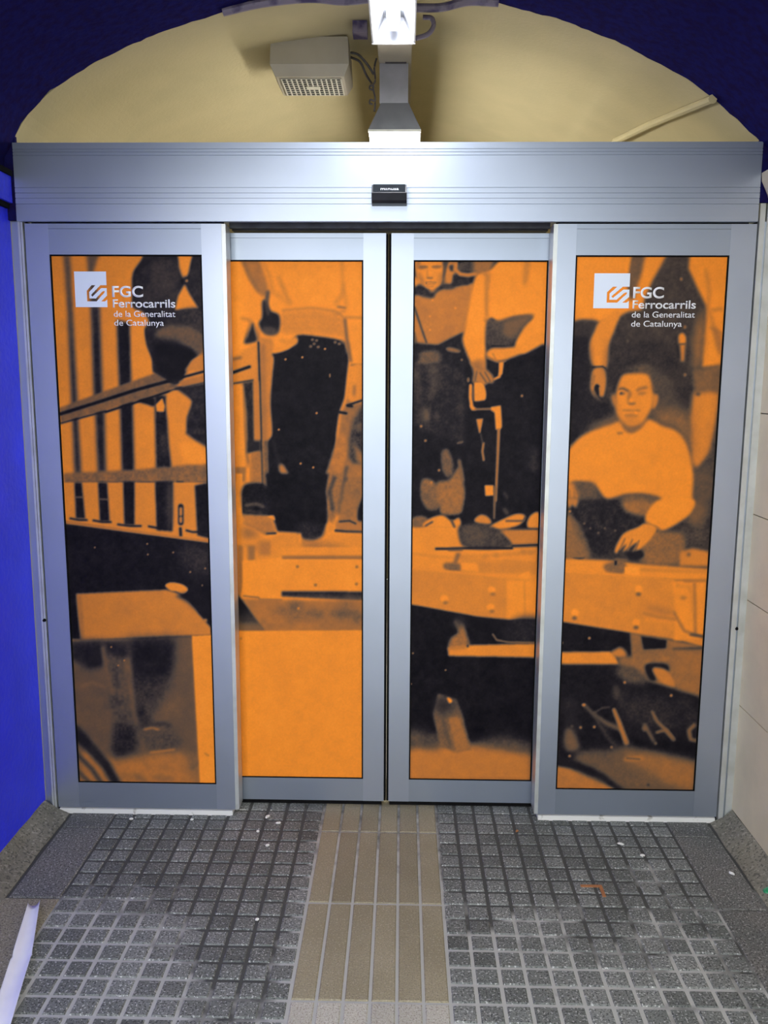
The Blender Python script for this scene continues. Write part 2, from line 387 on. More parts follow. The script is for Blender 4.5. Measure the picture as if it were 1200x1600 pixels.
# ------------------------------------------------------------------ door leaves
def leaf(name, label, cat, xl, xr, zb, zt, fl, fr, fb, ft, y, d, group, stile_mat=ALU):
    t = thing(name, label, cat, ((xl+xr)/2, y+d/2, zb), group)
    for a, b in ((xl, fl), (fr, xr)):
        at(t, build('stile', B((a, b, y, y+d, zb, zt)), stile_mat, t, bevel=.0012))
    bm = B((fl, fr, y+.0008, y+d, ft, zt-.016)); box(bm, fl, fr, y, y+d, zt-.0152, zt)
    at(t, build('top_rail', bm, ALU_R, t, bevel=.0008))
    at(t, build('bottom_rail', B((fl, fr, y+.0008, y+d, zb, fb)), ALU_R, t, bevel=.0008))
    g = .0048; e = .012
    bm = B((fl, fl+g, y+.001, y+e, fb, ft), (fr-g, fr, y+.001, y+e, fb, ft), (fl+g, fr-g, y+.001, y+e, ft-g, ft), (fl+g, fr-g, y+.001, y+e, fb, fb+g*.7))
    at(t, build('gasket', bm, BLACK, t))
    return t
FIX1 = leaf('fixed_door_panel', 'left fixed panel with the slatted wagon side print, next to the blue wall', 'door panel', -1.1768, -.5475, .02, 2.0085, -1.1022, -.6124, .1136, 1.9135, .0, .05, 'fixed side panels')
FIX2 = leaf('fixed_door_panel', 'right fixed panel with the printed man in a white shirt sitting, next to the marble wall', 'door panel',   .5165, 1.1368, .02, 2.0085, .5753, 1.0568, .1136, 1.9135, .0, .05, 'fixed side panels')
SL1 = leaf('sliding_door', 'left sliding leaf, its print blank orange below', 'sliding door', -.622, -.0262, .018, 1.993, -.5455, -.1002, .1019, 1.9084, .08, .04, 'sliding leaves')
SL2 = leaf('sliding_door', 'right sliding leaf, printed with two men working a drill and boulders', 'sliding door', -.0088, .578, .018, 1.993, .0642, .5035, .1019, 1.9084, .08, .04, 'sliding leaves')
# edge profiles on the inner edges of the fixed panels
for t, x0, x1, xs in ((FIX1, -.5475, -.5345, (-.5475, -.5425)), (FIX2, .5035, .5165, (.5115, .5165))):
    bm = B((x0, x1, .002, .070,   .02, 2.0085)); 
    at(t, build('edge_profile', bm, ALU_L, t, bevel=.0012))
    bm = B((t.location.x-.31, t.location.x+.305, -.004, .05, -.002, .0165))
    at(t, build('sill_strip', bm, WHITE, t, bevel=.001))
for t, x0, x1 in ((SL1, -.0262, -.0185), (SL2, -.0165, -.0088)):
    bm = B((x0, x1, .084, .116, .02, 1.99)); box(bm, x0+.002, x1-.002, .081, .084, .02, 1.99)
    at(t, build('rubber_seal', bm, BLACK, t))
    bm = B((t.location.x-.29, t.location.x+.29, .09, .11, .0, .0175))
    at(t, build('floor_brush', bm, BLACK, t))

# ------------------------------------------------------------------ printed film
def film_mat():
    M = bpy.data.materials.new('printed_film'); M.use_nodes = True
    nt = M.node_tree; N = nt.nodes; L = nt.links; b = N['Principled BSDF']
    b.inputs['Roughness'].default_value = .42; b.inputs['Specular IOR Level'].default_value = .05
    at_ = N.new('ShaderNodeAttribute'); at_.attribute_name = 'ink'
    tc = N.new('ShaderNodeTexCoord'); t = N.new('ShaderNodeTexNoise'); t.inputs['Scale'].default_value = 150; t.inputs['Detail'].default_value = 4
    L.new(tc.outputs['Object'], t.inputs['Vector'])
    r = N.new('ShaderNodeMapRange'); r.inputs[1].default_value = .3; r.inputs[2].default_value = .7; r.inputs[3].default_value = .965; r.inputs[4].default_value = 1.035
    L.new(t.outputs['Fac'], r.inputs[0])
    h = N.new('ShaderNodeHueSaturation'); L.new(r.outputs[0], h.inputs['Value']); L.new(at_.outputs['Color'], h.inputs['Color'])
    L.new(h.outputs[0], b.inputs['Base Color'])
    return M
FILM = film_mat()
TONE_K = [0, .15, .30, .50, .72, 1.0, 1.06]
TONE = np.array([(11, 10, 16), (38, 34, 38), (80, 68, 60), (126, 91, 62), (184, 113, 55), (244, 143, 47), (252, 152, 54)], float)  # dark tones greyed: lamp haze on the film is put into the colour
def film(t, fl, fr, fb, ft, y, canvas, cx0, cy0, sc, step=.0026):
    nx = int((fr-fl)/step); nz = int((ft-fb)/step)
    X, Z = np.meshgrid(np.linspace(fl, fr, nx), np.linspace(fb, ft, nz))
    u, v = px(X, y, Z)
    U = np.clip((u-cx0)*sc, 0, canvas.shape[1]-1.001); V = np.clip((v-cy0)*sc, 0, canvas.shape[0]-1.001)
    iu, iv = U.astype(int), V.astype(int); fu, fv = U-iu, V-iv
    k = (canvas[iv, iu]*(1-fu)+canvas[iv, iu+1]*fu)*(1-fv)+(canvas[iv+1, iu]*(1-fu)+canvas[iv+1, iu+1]*fu)*fv
    k = np.clip(k, 0, 1.06)[..., None]
    c = np.concatenate([np.interp(k, TONE_K, TONE[:, i]) for i in range(3)], -1)/255
    lin = np.where(c <= .04045, c/12.92, ((c+.055)/1.055)**2.4)
    me = bpy.data.meshes.new('printed_film'); n = nx*nz
    me.vertices.add(n); me.vertices.foreach_set('co', np.stack([X, np.full_like(X, y), Z], -1).ravel())
    i = np.arange((nz-1)*nx).reshape(nz-1, nx)[:, :-1].ravel()
    q = np.stack([i, i+1, i+1+nx, i+nx], -1); nf = len(q)
    me.loops.add(nf*4); me.loops.foreach_set('vertex_index', q.ravel())
    me.polygons.add(nf); me.polygons.foreach_set('loop_start', np.arange(nf)*4)
    me.update(calc_edges=True)
    a = me.attributes.new('ink', 'FLOAT_COLOR', 'POINT')
    a.data.foreach_set('color', np.concatenate([lin, np.ones((nz, nx, 1))], -1).ravel())
    me.materials.append(FILM)
    o = bpy.data.objects.new('printed_film', me); link(o, t); at(t, o)
    g = at(t, build('glass_pane', B((fl, fr, y+.0005, y+.006, fb, ft)), BLACK, t))
    return o
# painter: shapes traced in the photograph's pixels, value 0 dark ink .. 1 plain orange
SC = 2.0; CX0, CY0, CW, CH = 70, 390, 1080, 855
CV = np.ones((int(CH*SC), int(CW*SC)), np.float32)
def blur(a, r):
    if r < .4: return a
    n = max(1, int(round(r*1.2)))
    for _ in range(2):
        for ax in (0, 1):
            p = np.concatenate([np.repeat(np.take(a, [0], ax), n+1, ax), a, np.repeat(np.take(a, [-1], ax), n, ax)], ax)
            c = np.cumsum(p, ax, dtype=np.float64); L_ = a.shape[ax]
            a = ((np.take(c, range(2*n+1, 2*n+1+L_), ax) - np.take(c, range(0, L_), ax))/(2*n+1)).astype(np.float32)
    return a
NZ = np.random.RandomState(5)
_n = {}
def noise_field(scale):
    """smooth noise over the whole canvas, 0..1"""
    if scale not in _n:
        h, w_ = int(CH*SC/scale)+3, int(CW*SC/scale)+3
        a = NZ.rand(h, w_).astype(np.float32)
        yy = np.arange(CV.shape[0])/scale; xx = np.arange(CV.shape[1])/scale
        iy, ix = yy.astype(int), xx.astype(int); fy, fx = (yy-iy)[:, None], (xx-ix)[None]
        fy = fy*fy*(3-2*fy); fx = fx*fx*(3-2*fx)
        _n[scale] = ((a[iy][:, ix]*(1-fx)+a[iy][:, ix+1]*fx)*(1-fy)+(a[iy+1][:, ix]*(1-fx)+a[iy+1][:, ix+1]*fx)*fy)
    return _n[scale]
TR = (1, 0, 0)
def view(s, ox, oy):
    global TR; TR = (s, ox, oy)
def tp(pts): return np.array([((TR[1]+x/TR[0]-CX0)*SC, (TR[2]+y/TR[0]-CY0)*SC) for x, y in pts])
def smooth_closed(p, n=5):
    out = []; k = len(p)
    for i in range(k):
        a, b, c, d = p[i-1], p[i], p[(i+1) % k], p[(i+2) % k]
        for j in range(n):
            t = j/n; out.append(.5*(2*b+(c-a)*t+(2*a-5*b+4*c-d)*t*t+(3*b-a-3*c+d)*t**3))
    return np.array(out)
def region(p, soft):
    mg = int(soft*SC*3)+4
    x0, y0 = np.floor(p.min(0)).astype(int)-mg; x1, y1 = np.ceil(p.max(0)).astype(int)+mg
    return max(x0, 0), max(y0, 0), min(x1, CV.shape[1]), min(y1, CV.shape[0])
def comp(m, r, v, a, tex):
    x0, y0, x1, y1 = r; dst = CV[y0:y1, x0:x1]
    if callable(v):
        yy, xx = np.mgrid[y0:y1, x0:x1]; val = v(xx/SC+CX0, yy/SC+CY0)
    else: val = v
    if tex:
        val = val + tex[1]*((noise_field(tex[0])[y0:y1, x0:x1]-.5)*.9+(noise_field(tex[0]*2.7)[y0:y1, x0:x1]-.5)*.9)
    dst += (val-dst)*m*a
def poly(pts, v, soft=.8, a=1, tex=None, sm=False):
    p = tp(pts)
    if sm: p = smooth_closed(p)
    r = x0, y0, x1, y1 = region(p, soft)
    if x1 <= x0 or y1 <= y0: return
    xs = np.arange(x0, x1)+.5; m = np.zeros((y1-y0, x1-x0), np.float32)
    q = np.roll(p, -1, 0)
    for j in range(y1-y0):
        yc = y0+j+.5
        c = (p[:, 1] <= yc) != (q[:, 1] <= yc)
        if not c.any(): continue
        xi = np.sort(p[c, 0]+(yc-p[c, 1])*(q[c, 0]-p[c, 0])/(q[c, 1]-p[c, 1]))
        for k in range(0, len(xi)-1, 2): m[j] += np.clip(np.minimum(xs+.5, xi[k+1])-np.maximum(xs-.5, xi[k]), 0, 1)
    comp(blur(np.clip(m, 0, 1), soft*SC), r, v, a, tex)
def S_(pts, v, soft=.8, a=1, tex=None): poly(pts, v, soft, a, tex, True)
def line(pts, wd, v, soft=.6, a=1, tex=None, wd2=None):
    """stroke; widths in photograph pixels"""
    p = tp(pts); r = x0, y0, x1, y1 = region(np.concatenate([p-wd*SC, p+wd*SC]), soft)
    if x1 <= x0 or y1 <= y0: return
    yy, xx = np.mgrid[y0:y1, x0:x1].astype(np.float32); m = np.zeros(xx.shape, np.float32); n = len(p)-1
    for i in range(n):
        d = p[i+1]-p[i]; L2 = max((d**2).sum(), 1e-6)
        t = np.clip(((xx-p[i, 0])*d[0]+(yy-p[i, 1])*d[1])/L2, 0, 1)
        w_ = wd if wd2 is None else wd+(wd2-wd)*(i+t)/n
        m = np.maximum(m, np.clip(w_*SC/2+.5-np.hypot(xx-p[i, 0]-t*d[0], yy-p[i, 1]-t*d[1]), 0, 1))
    comp(blur(m, soft*SC), r, v, a, tex)
def dot(x, y, rx, ry, v, soft=.6, a=1): 
    poly([(x+rx*TR[0]*math.cos(t), y+ry*TR[0]*math.sin(t)) for t in [k*math.pi/8 for k in range(16)]], v, soft, a)
def gy(y0, v0, y1, v1): return lambda X, Y: v0+(v1-v0)*np.clip((Y-y0)/(y1-y0), 0, 1)
def gx(x0, v0, x1, v1): return lambda X, Y: v0+(v1-v0)*np.clip((X-x0)/(x1-x0), 0, 1)

# ================= left fixed panel: slatted wagon side, a leaning figure, a timber frame
view(1, 0, 0)
poly([(70, 390), (345, 390), (345, 1245), (70, 1245)], .93, tex=(30, .03))
view(4, 60, 380)
poly([(155, 60), (200, 60), (222, 520), (245, 980), (250, 1090), (270, 1440), (272, 1600), (235, 1600), (225, 1420), (212, 1090), (205, 970), (180, 400)], gy(398, .40, 590, .16), 2.6, tex=(8, .05))
poly([(300, 60), (388, 60), (345, 170), (385, 400), (402, 930), (415, 1060), (425, 1440), (437, 1600), (380, 1600), (372, 1440), (355, 1060), (345, 920), (330, 480), (312, 200)], gy(398, .42, 520, .14), 2.4, tex=(8, .05))
poly([(490, 480), (572, 500), (582, 860), (592, 1020), (602, 1440), (606, 1600), (532, 1600), (522, 1420), (510, 1030), (502, 830)], .09, 2, tex=(6, .04))
poly([(725, 950), (800, 950), (815, 1240), (832, 1390), (842, 1600), (740, 1600), (735, 1390)], .10, 1.6, tex=(6, .07))
S_([(770, 1180), (800, 1230), (805, 1330), (775, 1310)], .30, 3, .6)
poly([(975, 1500), (1080, 1480), (1080, 1620), (990, 1620)], .10, 1.6, tex=(6, .05))
# slanting double hand rail
poly([(130, 1030), (540, 880), (770, 800), (830, 850), (850, 900), (800, 930), (620, 985), (400, 1050), (140, 1120)], .50, 1.2, tex=(7, .10))
line([(135, 1068), (400, 985), (600, 920), (820, 860)], 5.5, .05, .9)
line([(140, 1125), (300, 1082), (420, 1050)], 3, .10, 1)
line([(420, 1055), (640, 985), (850, 915), (1060, 860)], 4, .06, 1)
# lower board
poly([(155, 1440), (420, 1425), (620, 1415), (850, 1395), (1065, 1370), (1065, 1495), (850, 1495), (620, 1500), (420, 1495), (165, 1500)], .52, 1.6, tex=(6, .10))
line([(170, 1500), (420, 1497), (640, 1497), (870, 1498), (1060, 1497)], 3, .20, 1.4, .8)
for x in (650, 695, 740, 890, 955, 1005): dot(x, 1470, 2, 4, .78, 1.5, .5)
S_([(620, 1495), (720, 1495), (720, 1525), (650, 1515)], .1, 1); S_([(860, 1490), (910, 1490), (890, 1512)], .1, 1); S_([(435, 1495), (500, 1495), (470, 1510)], .12, 1)
# leaning figure
S_([(590, 190), (640, 110), (680, 60), (860, 60), (880, 150), (910, 215), (945, 100), (970, 60), (1040, 60), (1045, 560), (1010, 690), (960, 735), (915, 820), (900, 860), (850, 890), (800, 850), (765, 830), (712, 800), (705, 720), (675, 640), (660, 545), (690, 490), (650, 430), (590, 400), (585, 300)], .15, 1.2, tex=(9, .06))
poly([(700, 120), (850, 100), (880, 230), (840, 330), (700, 360)], .24, 6, .8, tex=(7, .06))
poly([(870, 70), (962, 70), (938, 185), (928, 208), (912, 205)], .97, 1.3)
poly([(915, 258), (945, 320), (1000, 408), (930, 410), (855, 418), (875, 330)], .95, 1.3)
dot(928, 236, 2, 2, .75, .7); dot(900, 240, 2, 4, .03, 1)
S_([(735, 560), (800, 520), (920, 515), (1030, 570), (1040, 690), (985, 690), (860, 610), (740, 590)], .42, 3, .9, tex=(8, .10))
S_([(880, 430), (1010, 410), (1040, 540), (950, 520)], .20, 2.5, .9, tex=(6, .06))
S_([(720, 640), (900, 640), (985, 690), (960, 735), (880, 860), (760, 820)], .03, 2.5, .8)
poly([(590, 480), (655, 500), (668, 640), (705, 730), (712, 800), (600, 850), (585, 700)], .96, 1.4)
# shoe, trouser leg and white gaiter
poly([(915, 800), (960, 735), (1045, 700), (1045, 790)], .80, 1.5)
line([(900, 838), (1060, 795)], 4, .05, 1)
poly([(880, 865), (1060, 815), (1060, 865), (900, 905)], .72, 1.2)
poly([(830, 890), (900, 900), (1060, 870), (1060, 1280), (990, 1240), (920, 1190), (920, 1090), (955, 990), (930, 960)], .15, 1.6, tex=(7, .08))
S_([(900, 960), (955, 990), (925, 1090), (915, 1190), (850, 1160), (805, 1050), (810, 960), (850, 920)], .92, 1.8)
S_([(890, 1250), (960, 1250), (1030, 1290), (1062, 1370), (1000, 1385), (930, 1360), (890, 1310)], 1.0, 2)
poly([(735, 1010), (775, 970), (792, 1020), (785, 1055), (740, 1052)], .95, .8)
S_([(620, 985), (720, 965), (725, 1020), (680, 1010)], .06, 1.2)
line([(240, 1585), (285, 1590)], 2, .5, 1); line([(385, 1590), (430, 1592)], 2, .5, 1)
# lower half
view(3.2, 60, 740)
poly([(120, 45), (860, 45), (860, 345), (140, 250)], .90, 1)
for a in ([(180, 45), (218, 45), (235, 225), (188, 225)], [(298, 45), (345, 45), (357, 238), (308, 238)], [(424, 40), (482, 40), (482, 258), (430, 258)], [(583, 40), (674, 40), (672, 290), (592, 285)], [(782, 60), (870, 40), (870, 330), (795, 310)]):
    poly(a, .08, 1.4, tex=(6, .05))
S_([(640, 60), (672, 70), (670, 250), (645, 270)], .32, 3, .7)
for x0_, x1_, yy in ((160, 242, 232), (275, 362, 242), (398, 512, 262), (552, 640, 272), (740, 800, 292)):
    line([(x0_, yy-8), ((x0_+x1_)/2, yy), (x1_, yy)], 3.4, .08, 1)
line([(185, 118), (225, 118)], 2, .5, .8); line([(305, 127), (350, 130)], 2, .5, .8)
line([(712, 165), (712, 245)], 9, .12, .8); line([(712, 175), (712, 205)], 4, .85, .7); line([(712, 222), (712, 240)], 4, .85, .7); line([(710, 275), (712, 310)], 5, .12, 1)
poly([(130, 240), (440, 285), (870, 345), (870, 830), (130, 830)], .08, 1.2, tex=(5, .045))
line([(140, 245), (440, 285), (860, 340)], 3.6, .80, .9)
poly([(680, 380), (870, 360), (870, 520), (740, 500)], .22, 8, .7, tex=(6, .06))
for x, y in ((283, 370), (545, 352), (760, 493), (835, 475), (820, 560), (548, 405), (675, 395)): dot(x, y, 1.4, 1.4, .8, .5, .8)
poly([(190, 602), (640, 582), (700, 600), (760, 640), (800, 700), (862, 770), (865, 808), (640, 815), (330, 830), (215, 838), (200, 720)], .83, 1.4, tex=(14, .04))
line([(205, 615), (215, 720), (218, 830)], 3, .55, 2)
S_([(635, 560), (665, 545), (720, 555), (748, 580), (725, 602), (690, 590), (660, 585)], .95, 1)
S_([(690, 610), (780, 590), (870, 560), (870, 740), (800, 690), (740, 640)], .07, 2.5)
dot(835, 735, 3, 2.5, .85, 1.2)
# ground and post under the timber
poly([(150, 838), (330, 832), (640, 818), (770, 815), (805, 1560), (150, 1560)], .40, 2, tex=(22, .06))
poly([(150, 838), (330, 832), (330, 960), (260, 985), (160, 920)], .10, 5, .95, tex=(8, .05))
poly([(165, 900), (330, 890), (330, 960), (180, 930)], .12, 4, .8)
poly([(440, 828), (690, 815), (680, 1000), (640, 1050), (560, 1200), (540, 1300), (480, 1230), (465, 1000)], .09, 7, .95, tex=(8, .05))
poly([(470, 1030), (660, 1030), (600, 1180), (520, 1260)], .28, 8, .8, tex=(6, .08))
poly([(320, 850), (445, 850), (470, 1100), (490, 1260), (480, 1400), (380, 1420), (370, 1200), (340, 1000)], .30, 2.5, .95, tex=(9, .12))
poly([(330, 835), (450, 835), (450, 930), (340, 900)], .10, 4, .8)
line([(322, 870), (345, 1000), (370, 1100)], 4, .48, 2)
line([(445, 930), (470, 1150), (490, 1250)], 6, .50, 3, .8)
S_([(390, 1260), (480, 1280), (500, 1380), (420, 1410), (370, 1390)], .14, 5, .9, tex=(6, .06))
for x, y in ((365, 868), (400, 960), (430, 935)): dot(x, y, 1.3, 1.3, .8, .6)
line([(220, 1060), (270, 1045), (330, 1065)], 3, .55, 2, .8)
S_([(530, 1300), (690, 1290), (740, 1340), (640, 1390), (540, 1370)], .28, 5, .8, tex=(6, .08))
line([(530, 1280), (570, 1270), (600, 1280)], 3, .72, 1.2); line([(620, 1265), (650, 1250)], 3, .6, 1.2); line([(560, 1395), (600, 1390), (680, 1380)], 3, .75, 1.4)
S_([(545, 1255), (600, 1240), (660, 1245), (660, 1270), (600, 1265)], .18, 2, .8)
poly([(385, 1440), (560, 1405), (760, 1390), (805, 1420), (808, 1570), (200, 1570), (200, 1400), (260, 1370)], .70, 4, .95, tex=(10, .06))
line([(765, 1475), (800, 1445)], 4, .42, 2); line([(580, 1520), (680, 1525)], 5, .45, 3, .8); line([(490, 1515), (540, 1540)], 5, .4, 3, .8)
line([(185, 1290), (260, 1370), (340, 1460), (400, 1570)], 20, .13, 2.5, wd2=14)
line([(190, 1400), (270, 1480), (330, 1570)], 7, .22, 2); line([(200, 1490), (280, 1570)], 6, .28, 2)
poly([(700, 830), (768, 812), (808, 1560), (790, 1560), (700, 1300)], .40, 7, .8)
poly([(768, 812), (880, 806), (890, 1570), (810, 1570)], 1.0, .7)
line([(835, 1400), (850, 1410)], 3, .8, 1)

# ================= left sliding leaf: a man in a white shirt and dark trousers on a timber deck
view(1, 0, 0)
poly([(345, 390), (600, 390), (600, 1245), (345, 1245)], 1.0)
view(3.8077, 340, 380)
S_([(140, 80), (235, 80), (270, 160), (300, 260), (280, 320), (230, 280), (180, 200)], .66, 2, tex=(10, .05))
line([(150, 95), (195, 205), (245, 290)], 3, .5, 2)
line([(270, 110), (310, 200), (330, 300)], 3, .72, 2.5)
line([(365, 200), (400, 290), (435, 360)], 3, .68, 2.5); line([(350, 300), (420, 360)], 3, .75, 3)
line([(740, 110), (745, 250), (770, 380)], 2.5, .72, 2.5); line([(700, 360), (740, 310), (752, 240)], 2.5, .7, 2.5)
line([(715, 378), (760, 385)], 2.5, .4, 1.2); line([(690, 430), (760, 400)], 3, .7, 2)
for x in (480, 560, 600, 660): line([(x, 120), (x-8, 330)], 3, .93, 3, .6)
line([(390, 400), (560, 385), (700, 405), (760, 450)], 2.5, .62, 1.5)
poly([(385, 410), (560, 395), (700, 415), (760, 455), (760, 560), (560, 545), (470, 545), (375, 540)], .84, 2.5, .8, tex=(7, .05))
for y in (445, 480, 510): line([(380, y), (560, y-8), (750, y+15)], 2.5, .74, 2, .5)
S_([(265, 350), (290, 340), (315, 400), (368, 430), (368, 520), (330, 545), (275, 535), (245, 480), (265, 440)], .10, 1.8)
line([(300, 290), (290, 360), (300, 420)], 6, .25, 1.6)
S_([(270, 500), (350, 505), (350, 545), (290, 545)], .35, 2.5, .8)
S_([(210, 470), (225, 520), (240, 580), (170, 600), (160, 580), (190, 510)], .12, 1.6)
line([(140, 445), (200, 460), (170, 560)], 3, .62, 2)
# wall boards at the left
poly([(90, 690), (150, 640), (220, 600), (250, 600), (262, 1480), (150, 1480), (105, 1400)], .88, 2)
poly([(225, 480), (250, 540), (265, 1170), (300, 1480), (262, 1480), (245, 1000), (240, 600)], .55, 2, tex=(8, .05))
poly([(250, 560), (330, 570), (335, 660), (320, 900), (325, 1160), (270, 1180), (250, 800)], .80, 2, tex=(8, .05))
poly([(255, 600), (285, 600), (295, 1170), (265, 1170)], .66, 2)
line([(243, 590), (250, 800), (258, 1100), (265, 1450)], 3.2, .08, .8)
line([(90, 770), (190, 735)], 5, .05, .8); line([(95, 835), (210, 815)], 3, .2, 1); line([(90, 690), (140, 680)], 3, .35, 1.5)
poly([(150, 830), (215, 820), (222, 1230), (178, 1250), (170, 1000)], .16, 1.8, tex=(6, .06))
line([(148, 860), (168, 1240), (185, 1310)], 3, .45, 1.5)
poly([(215, 820), (245, 820), (255, 1170), (222, 1180)], .78, 1.4)
poly([(178, 1175), (258, 1175), (258, 1240), (178, 1250)], .14, 1.6)
poly([(105, 1330), (200, 1330), (200, 1420), (105, 1420)], .60, 1.8)
poly([(170, 1330), (198, 1330), (195, 1430), (165, 1430)], .95, 1.2)
poly([(198, 1250), (258, 1240), (265, 1440), (200, 1430)], .66, 1.6, tex=(6, .06))
poly([(268, 1170), (320, 1170), (320, 1480), (290, 1500)], .45, 1.6, tex=(6, .1))
poly([(100, 840), (150, 850), (165, 1330), (105, 1330)], .97, 1.4); poly([(105, 1430), (160, 1430), (150, 1610), (108, 1610)], .97, 1.2)
# trousers
S_([(470, 550), (600, 555), (740, 580), (765, 620), (782, 680), (770, 790), (755, 920), (725, 1010), (705, 1150), (690, 1300), (630, 1420), (620, 1620), (330, 1640), (310, 1480), (305, 1200), (325, 1130), (315, 950), (325, 800), (335, 690), (330, 655), (430, 625)], .07, 1.3, tex=(5, .035))
poly([(300, 1180), (360, 1160), (700, 1150), (690, 1300), (640, 1620), (300, 1640), (320, 1400)], .06, 2, tex=(5, .05))
S_([(330, 640), (400, 600), (470, 570), (465, 600), (420, 630), (350, 655)], .97, 1.3); S_([(370, 575), (430, 570), (470, 555), (470, 600), (400, 600)], .90, 1.5)
for x, y in ((565, 575), (590, 580), (575, 600), (555, 615), (600, 618), (700, 590), (725, 600)): dot(x, y, 2.4, 2, .55, 1)
for x, y in ((405, 692), (505, 680), (590, 1012), (495, 1312), (570, 1335), (365, 1110), (640, 630)): dot(x, y, 1.7, 1.7, .85, .6)
line([(668, 780), (668, 795)], 2, .7, .6)
S_([(365, 1320), (390, 1320), (425, 1380), (405, 1400), (375, 1370)], .75, 1.5); S_([(340, 1430), (375, 1390), (405, 1420), (370, 1470), (345, 1470)], .40, 2, tex=(4, .12))
line([(330, 1180), (360, 1290), (370, 1320)], 4, .2, 2, .7)
# right arm, hand and grey rock
poly([(755, 470), (770, 560), (790, 690), (800, 800), (870, 780), (870, 480)], .97, 2)
line([(758, 455), (768, 560), (792, 700)], 4, .35, 1.8); line([(740, 580), (775, 600), (775, 650)], 4, .55, 2)
line([(760, 440), (870, 445)], 2.5, .66, 1.5); line([(795, 725), (870, 725)], 2.5, .4, 1.2)
poly([(785, 700), (800, 800), (765, 950), (735, 1010), (720, 1130), (700, 1300), (650, 1420), (720, 1500), (790, 1620), (870, 1620), (870, 940), (800, 960)], .62, 2, tex=(8, .07))
S_([(800, 740), (870, 735), (870, 920), (830, 945), (790, 940), (770, 900)], .92, 1.6)
line([(815, 850), (812, 900)], 4, .55, 1.5); line([(770, 965), (800, 955), (860, 935)], 3.5, .08, .9); line([(775, 968), (800, 970)], 4, .06, 1); line([(725, 1005), (765, 1012)], 4.5, .08, 1)
poly([(800, 1070), (830, 1010), (872, 960), (872, 1320), (810, 1320), (780, 1270), (785, 1160)], .24, 2.5, tex=(5, .14))
poly([(820, 1080), (860, 1060), (860, 1100), (830, 1120)], .5, 2.5, .7)
poly([(775, 1320), (872, 1320), (872, 1620), (750, 1620)], .66, 2, tex=(9, .06))
poly([(805, 1180), (872, 1270), (872, 1320), (830, 1300)], .62, 2.5)
S_([(660, 1330), (720, 1150), (760, 1150), (770, 1250), (730, 1400), (700, 1560), (680, 1600), (640, 1480), (635, 1400)], .72, 1.6, tex=(7, .09))
line([(770, 1330), (740, 1440), (705, 1480), (670, 1470), (650, 1520)], 4, .2, 1.8, .8); line([(760, 1400), (740, 1530)], 5, .3, 2); line([(690, 1490), (695, 1600)], 4, .3, 1.5)
S_([(835, 1600), (855, 1540), (875, 1500), (875, 1640), (840, 1640)], .08, 1.4)
S_([(150, 1480), (190, 1440), (265, 1435), (310, 1500), (300, 1620), (150, 1620)], .10, 1.8, tex=(5, .08)); dot(240, 1468, 3.5, 2, .7, 1); line([(160, 1560), (220, 1555), (240, 1565)], 4, .4, 1.5)
# deck, beams and blank lower part
view(3.2, 340, 740)
poly([(90, 0), (125, 0), (122, 230), (105, 330), (95, 230)], .97, 1)
S_([(130, 60), (260, 70), (300, 200), (260, 215), (140, 200)], .08, 2, tex=(5, .08)); line([(140, 160), (190, 150), (230, 165)], 4, .38, 1.6); line([(140, 185), (220, 195)], 3, .3, 1.5)
poly([(240, 0), (560, 0), (540, 100), (560, 220), (520, 310), (480, 335), (430, 330), (400, 300), (300, 290), (260, 180)], .05, 1.6, tex=(5, .04))
S_([(400, 250), (520, 250), (530, 310), (470, 340), (420, 330)], .16, 3, .8, tex=(4, .1))
poly([(560, 0), (632, 0), (640, 80), (600, 200), (575, 260), (550, 230)], .60, 2, tex=(6, .1)); line([(585, 20), (560, 90), (575, 180)], 6, .15, 1.8, .8); line([(640, 30), (625, 110), (610, 200)], 6, .2, 2, .8)
poly([(635, 40), (730, 10), (730, 250), (600, 255), (620, 140)], .58, 2, tex=(8, .1))
S_([(700, 200), (712, 150), (735, 115), (735, 260), (705, 245)], .06, 1.2)
poly([(590, 240), (660, 235), (735, 240), (735, 300), (590, 292)], .70, 1.8); line([(590, 285), (640, 290), (735, 293)], 4, .1, 1); line([(610, 240), (660, 236), (690, 250)], 3, .15, 1)
S_([(548, 260), (570, 248), (585, 275), (560, 295)], .9, 1.2)
poly([(128, 205), (250, 210), (285, 260), (290, 300), (240, 305), (200, 275), (130, 250)], .72, 1.5, tex=(8, .06))
line([(245, 300), (290, 298)], 3, .1, 1); S_([(248, 215), (280, 210), (288, 235), (265, 228)], .95, 1); line([(130, 250), (180, 270), (240, 300)], 3, .55, 1.5)
poly([(105, 250), (180, 275), (250, 330), (330, 300), (400, 300), (430, 340), (520, 345), (560, 300), (735, 300), (735, 430), (105, 430)], .92, 2)
S_([(130, 270), (180, 280), (200, 310), (160, 325), (125, 320)], .55, 4, .8)
S_([(410, 330), (500, 335), (640, 360), (520, 370), (420, 355)], .68, 3, .8, tex=(6, .06))
line([(430, 360), (560, 368), (660, 372)], 2.5, .62, 1.5); line([(410, 305), (412, 345)], 5, .97, 1.2)
poly([(105, 350), (190, 355), (210, 330), (265, 335), (265, 410), (210, 410), (190, 380)], .82, 1.6)
poly([(212, 345), (265, 345), (262, 408), (212, 405)], .72, 1.6); poly([(150, 362), (188, 362), (186, 438), (152, 436)], .62, 1.6)
poly([(102, 358), (128, 362), (128, 540), (115, 620), (102, 600)], .66, 1.4)
poly([(322, 372), (735, 365), (735, 415), (322, 415)], .96, 1.2)
poly([(322, 412), (735, 412), (735, 430), (322, 430)], .60, 1.1)
poly([(322, 430), (735, 430), (735, 592), (322, 588)], .99, .8)
for x, y in ((400, 466), (490, 558), (697, 467), (695, 553)): dot(x, y, 2.4, 2.2, .55, 1)
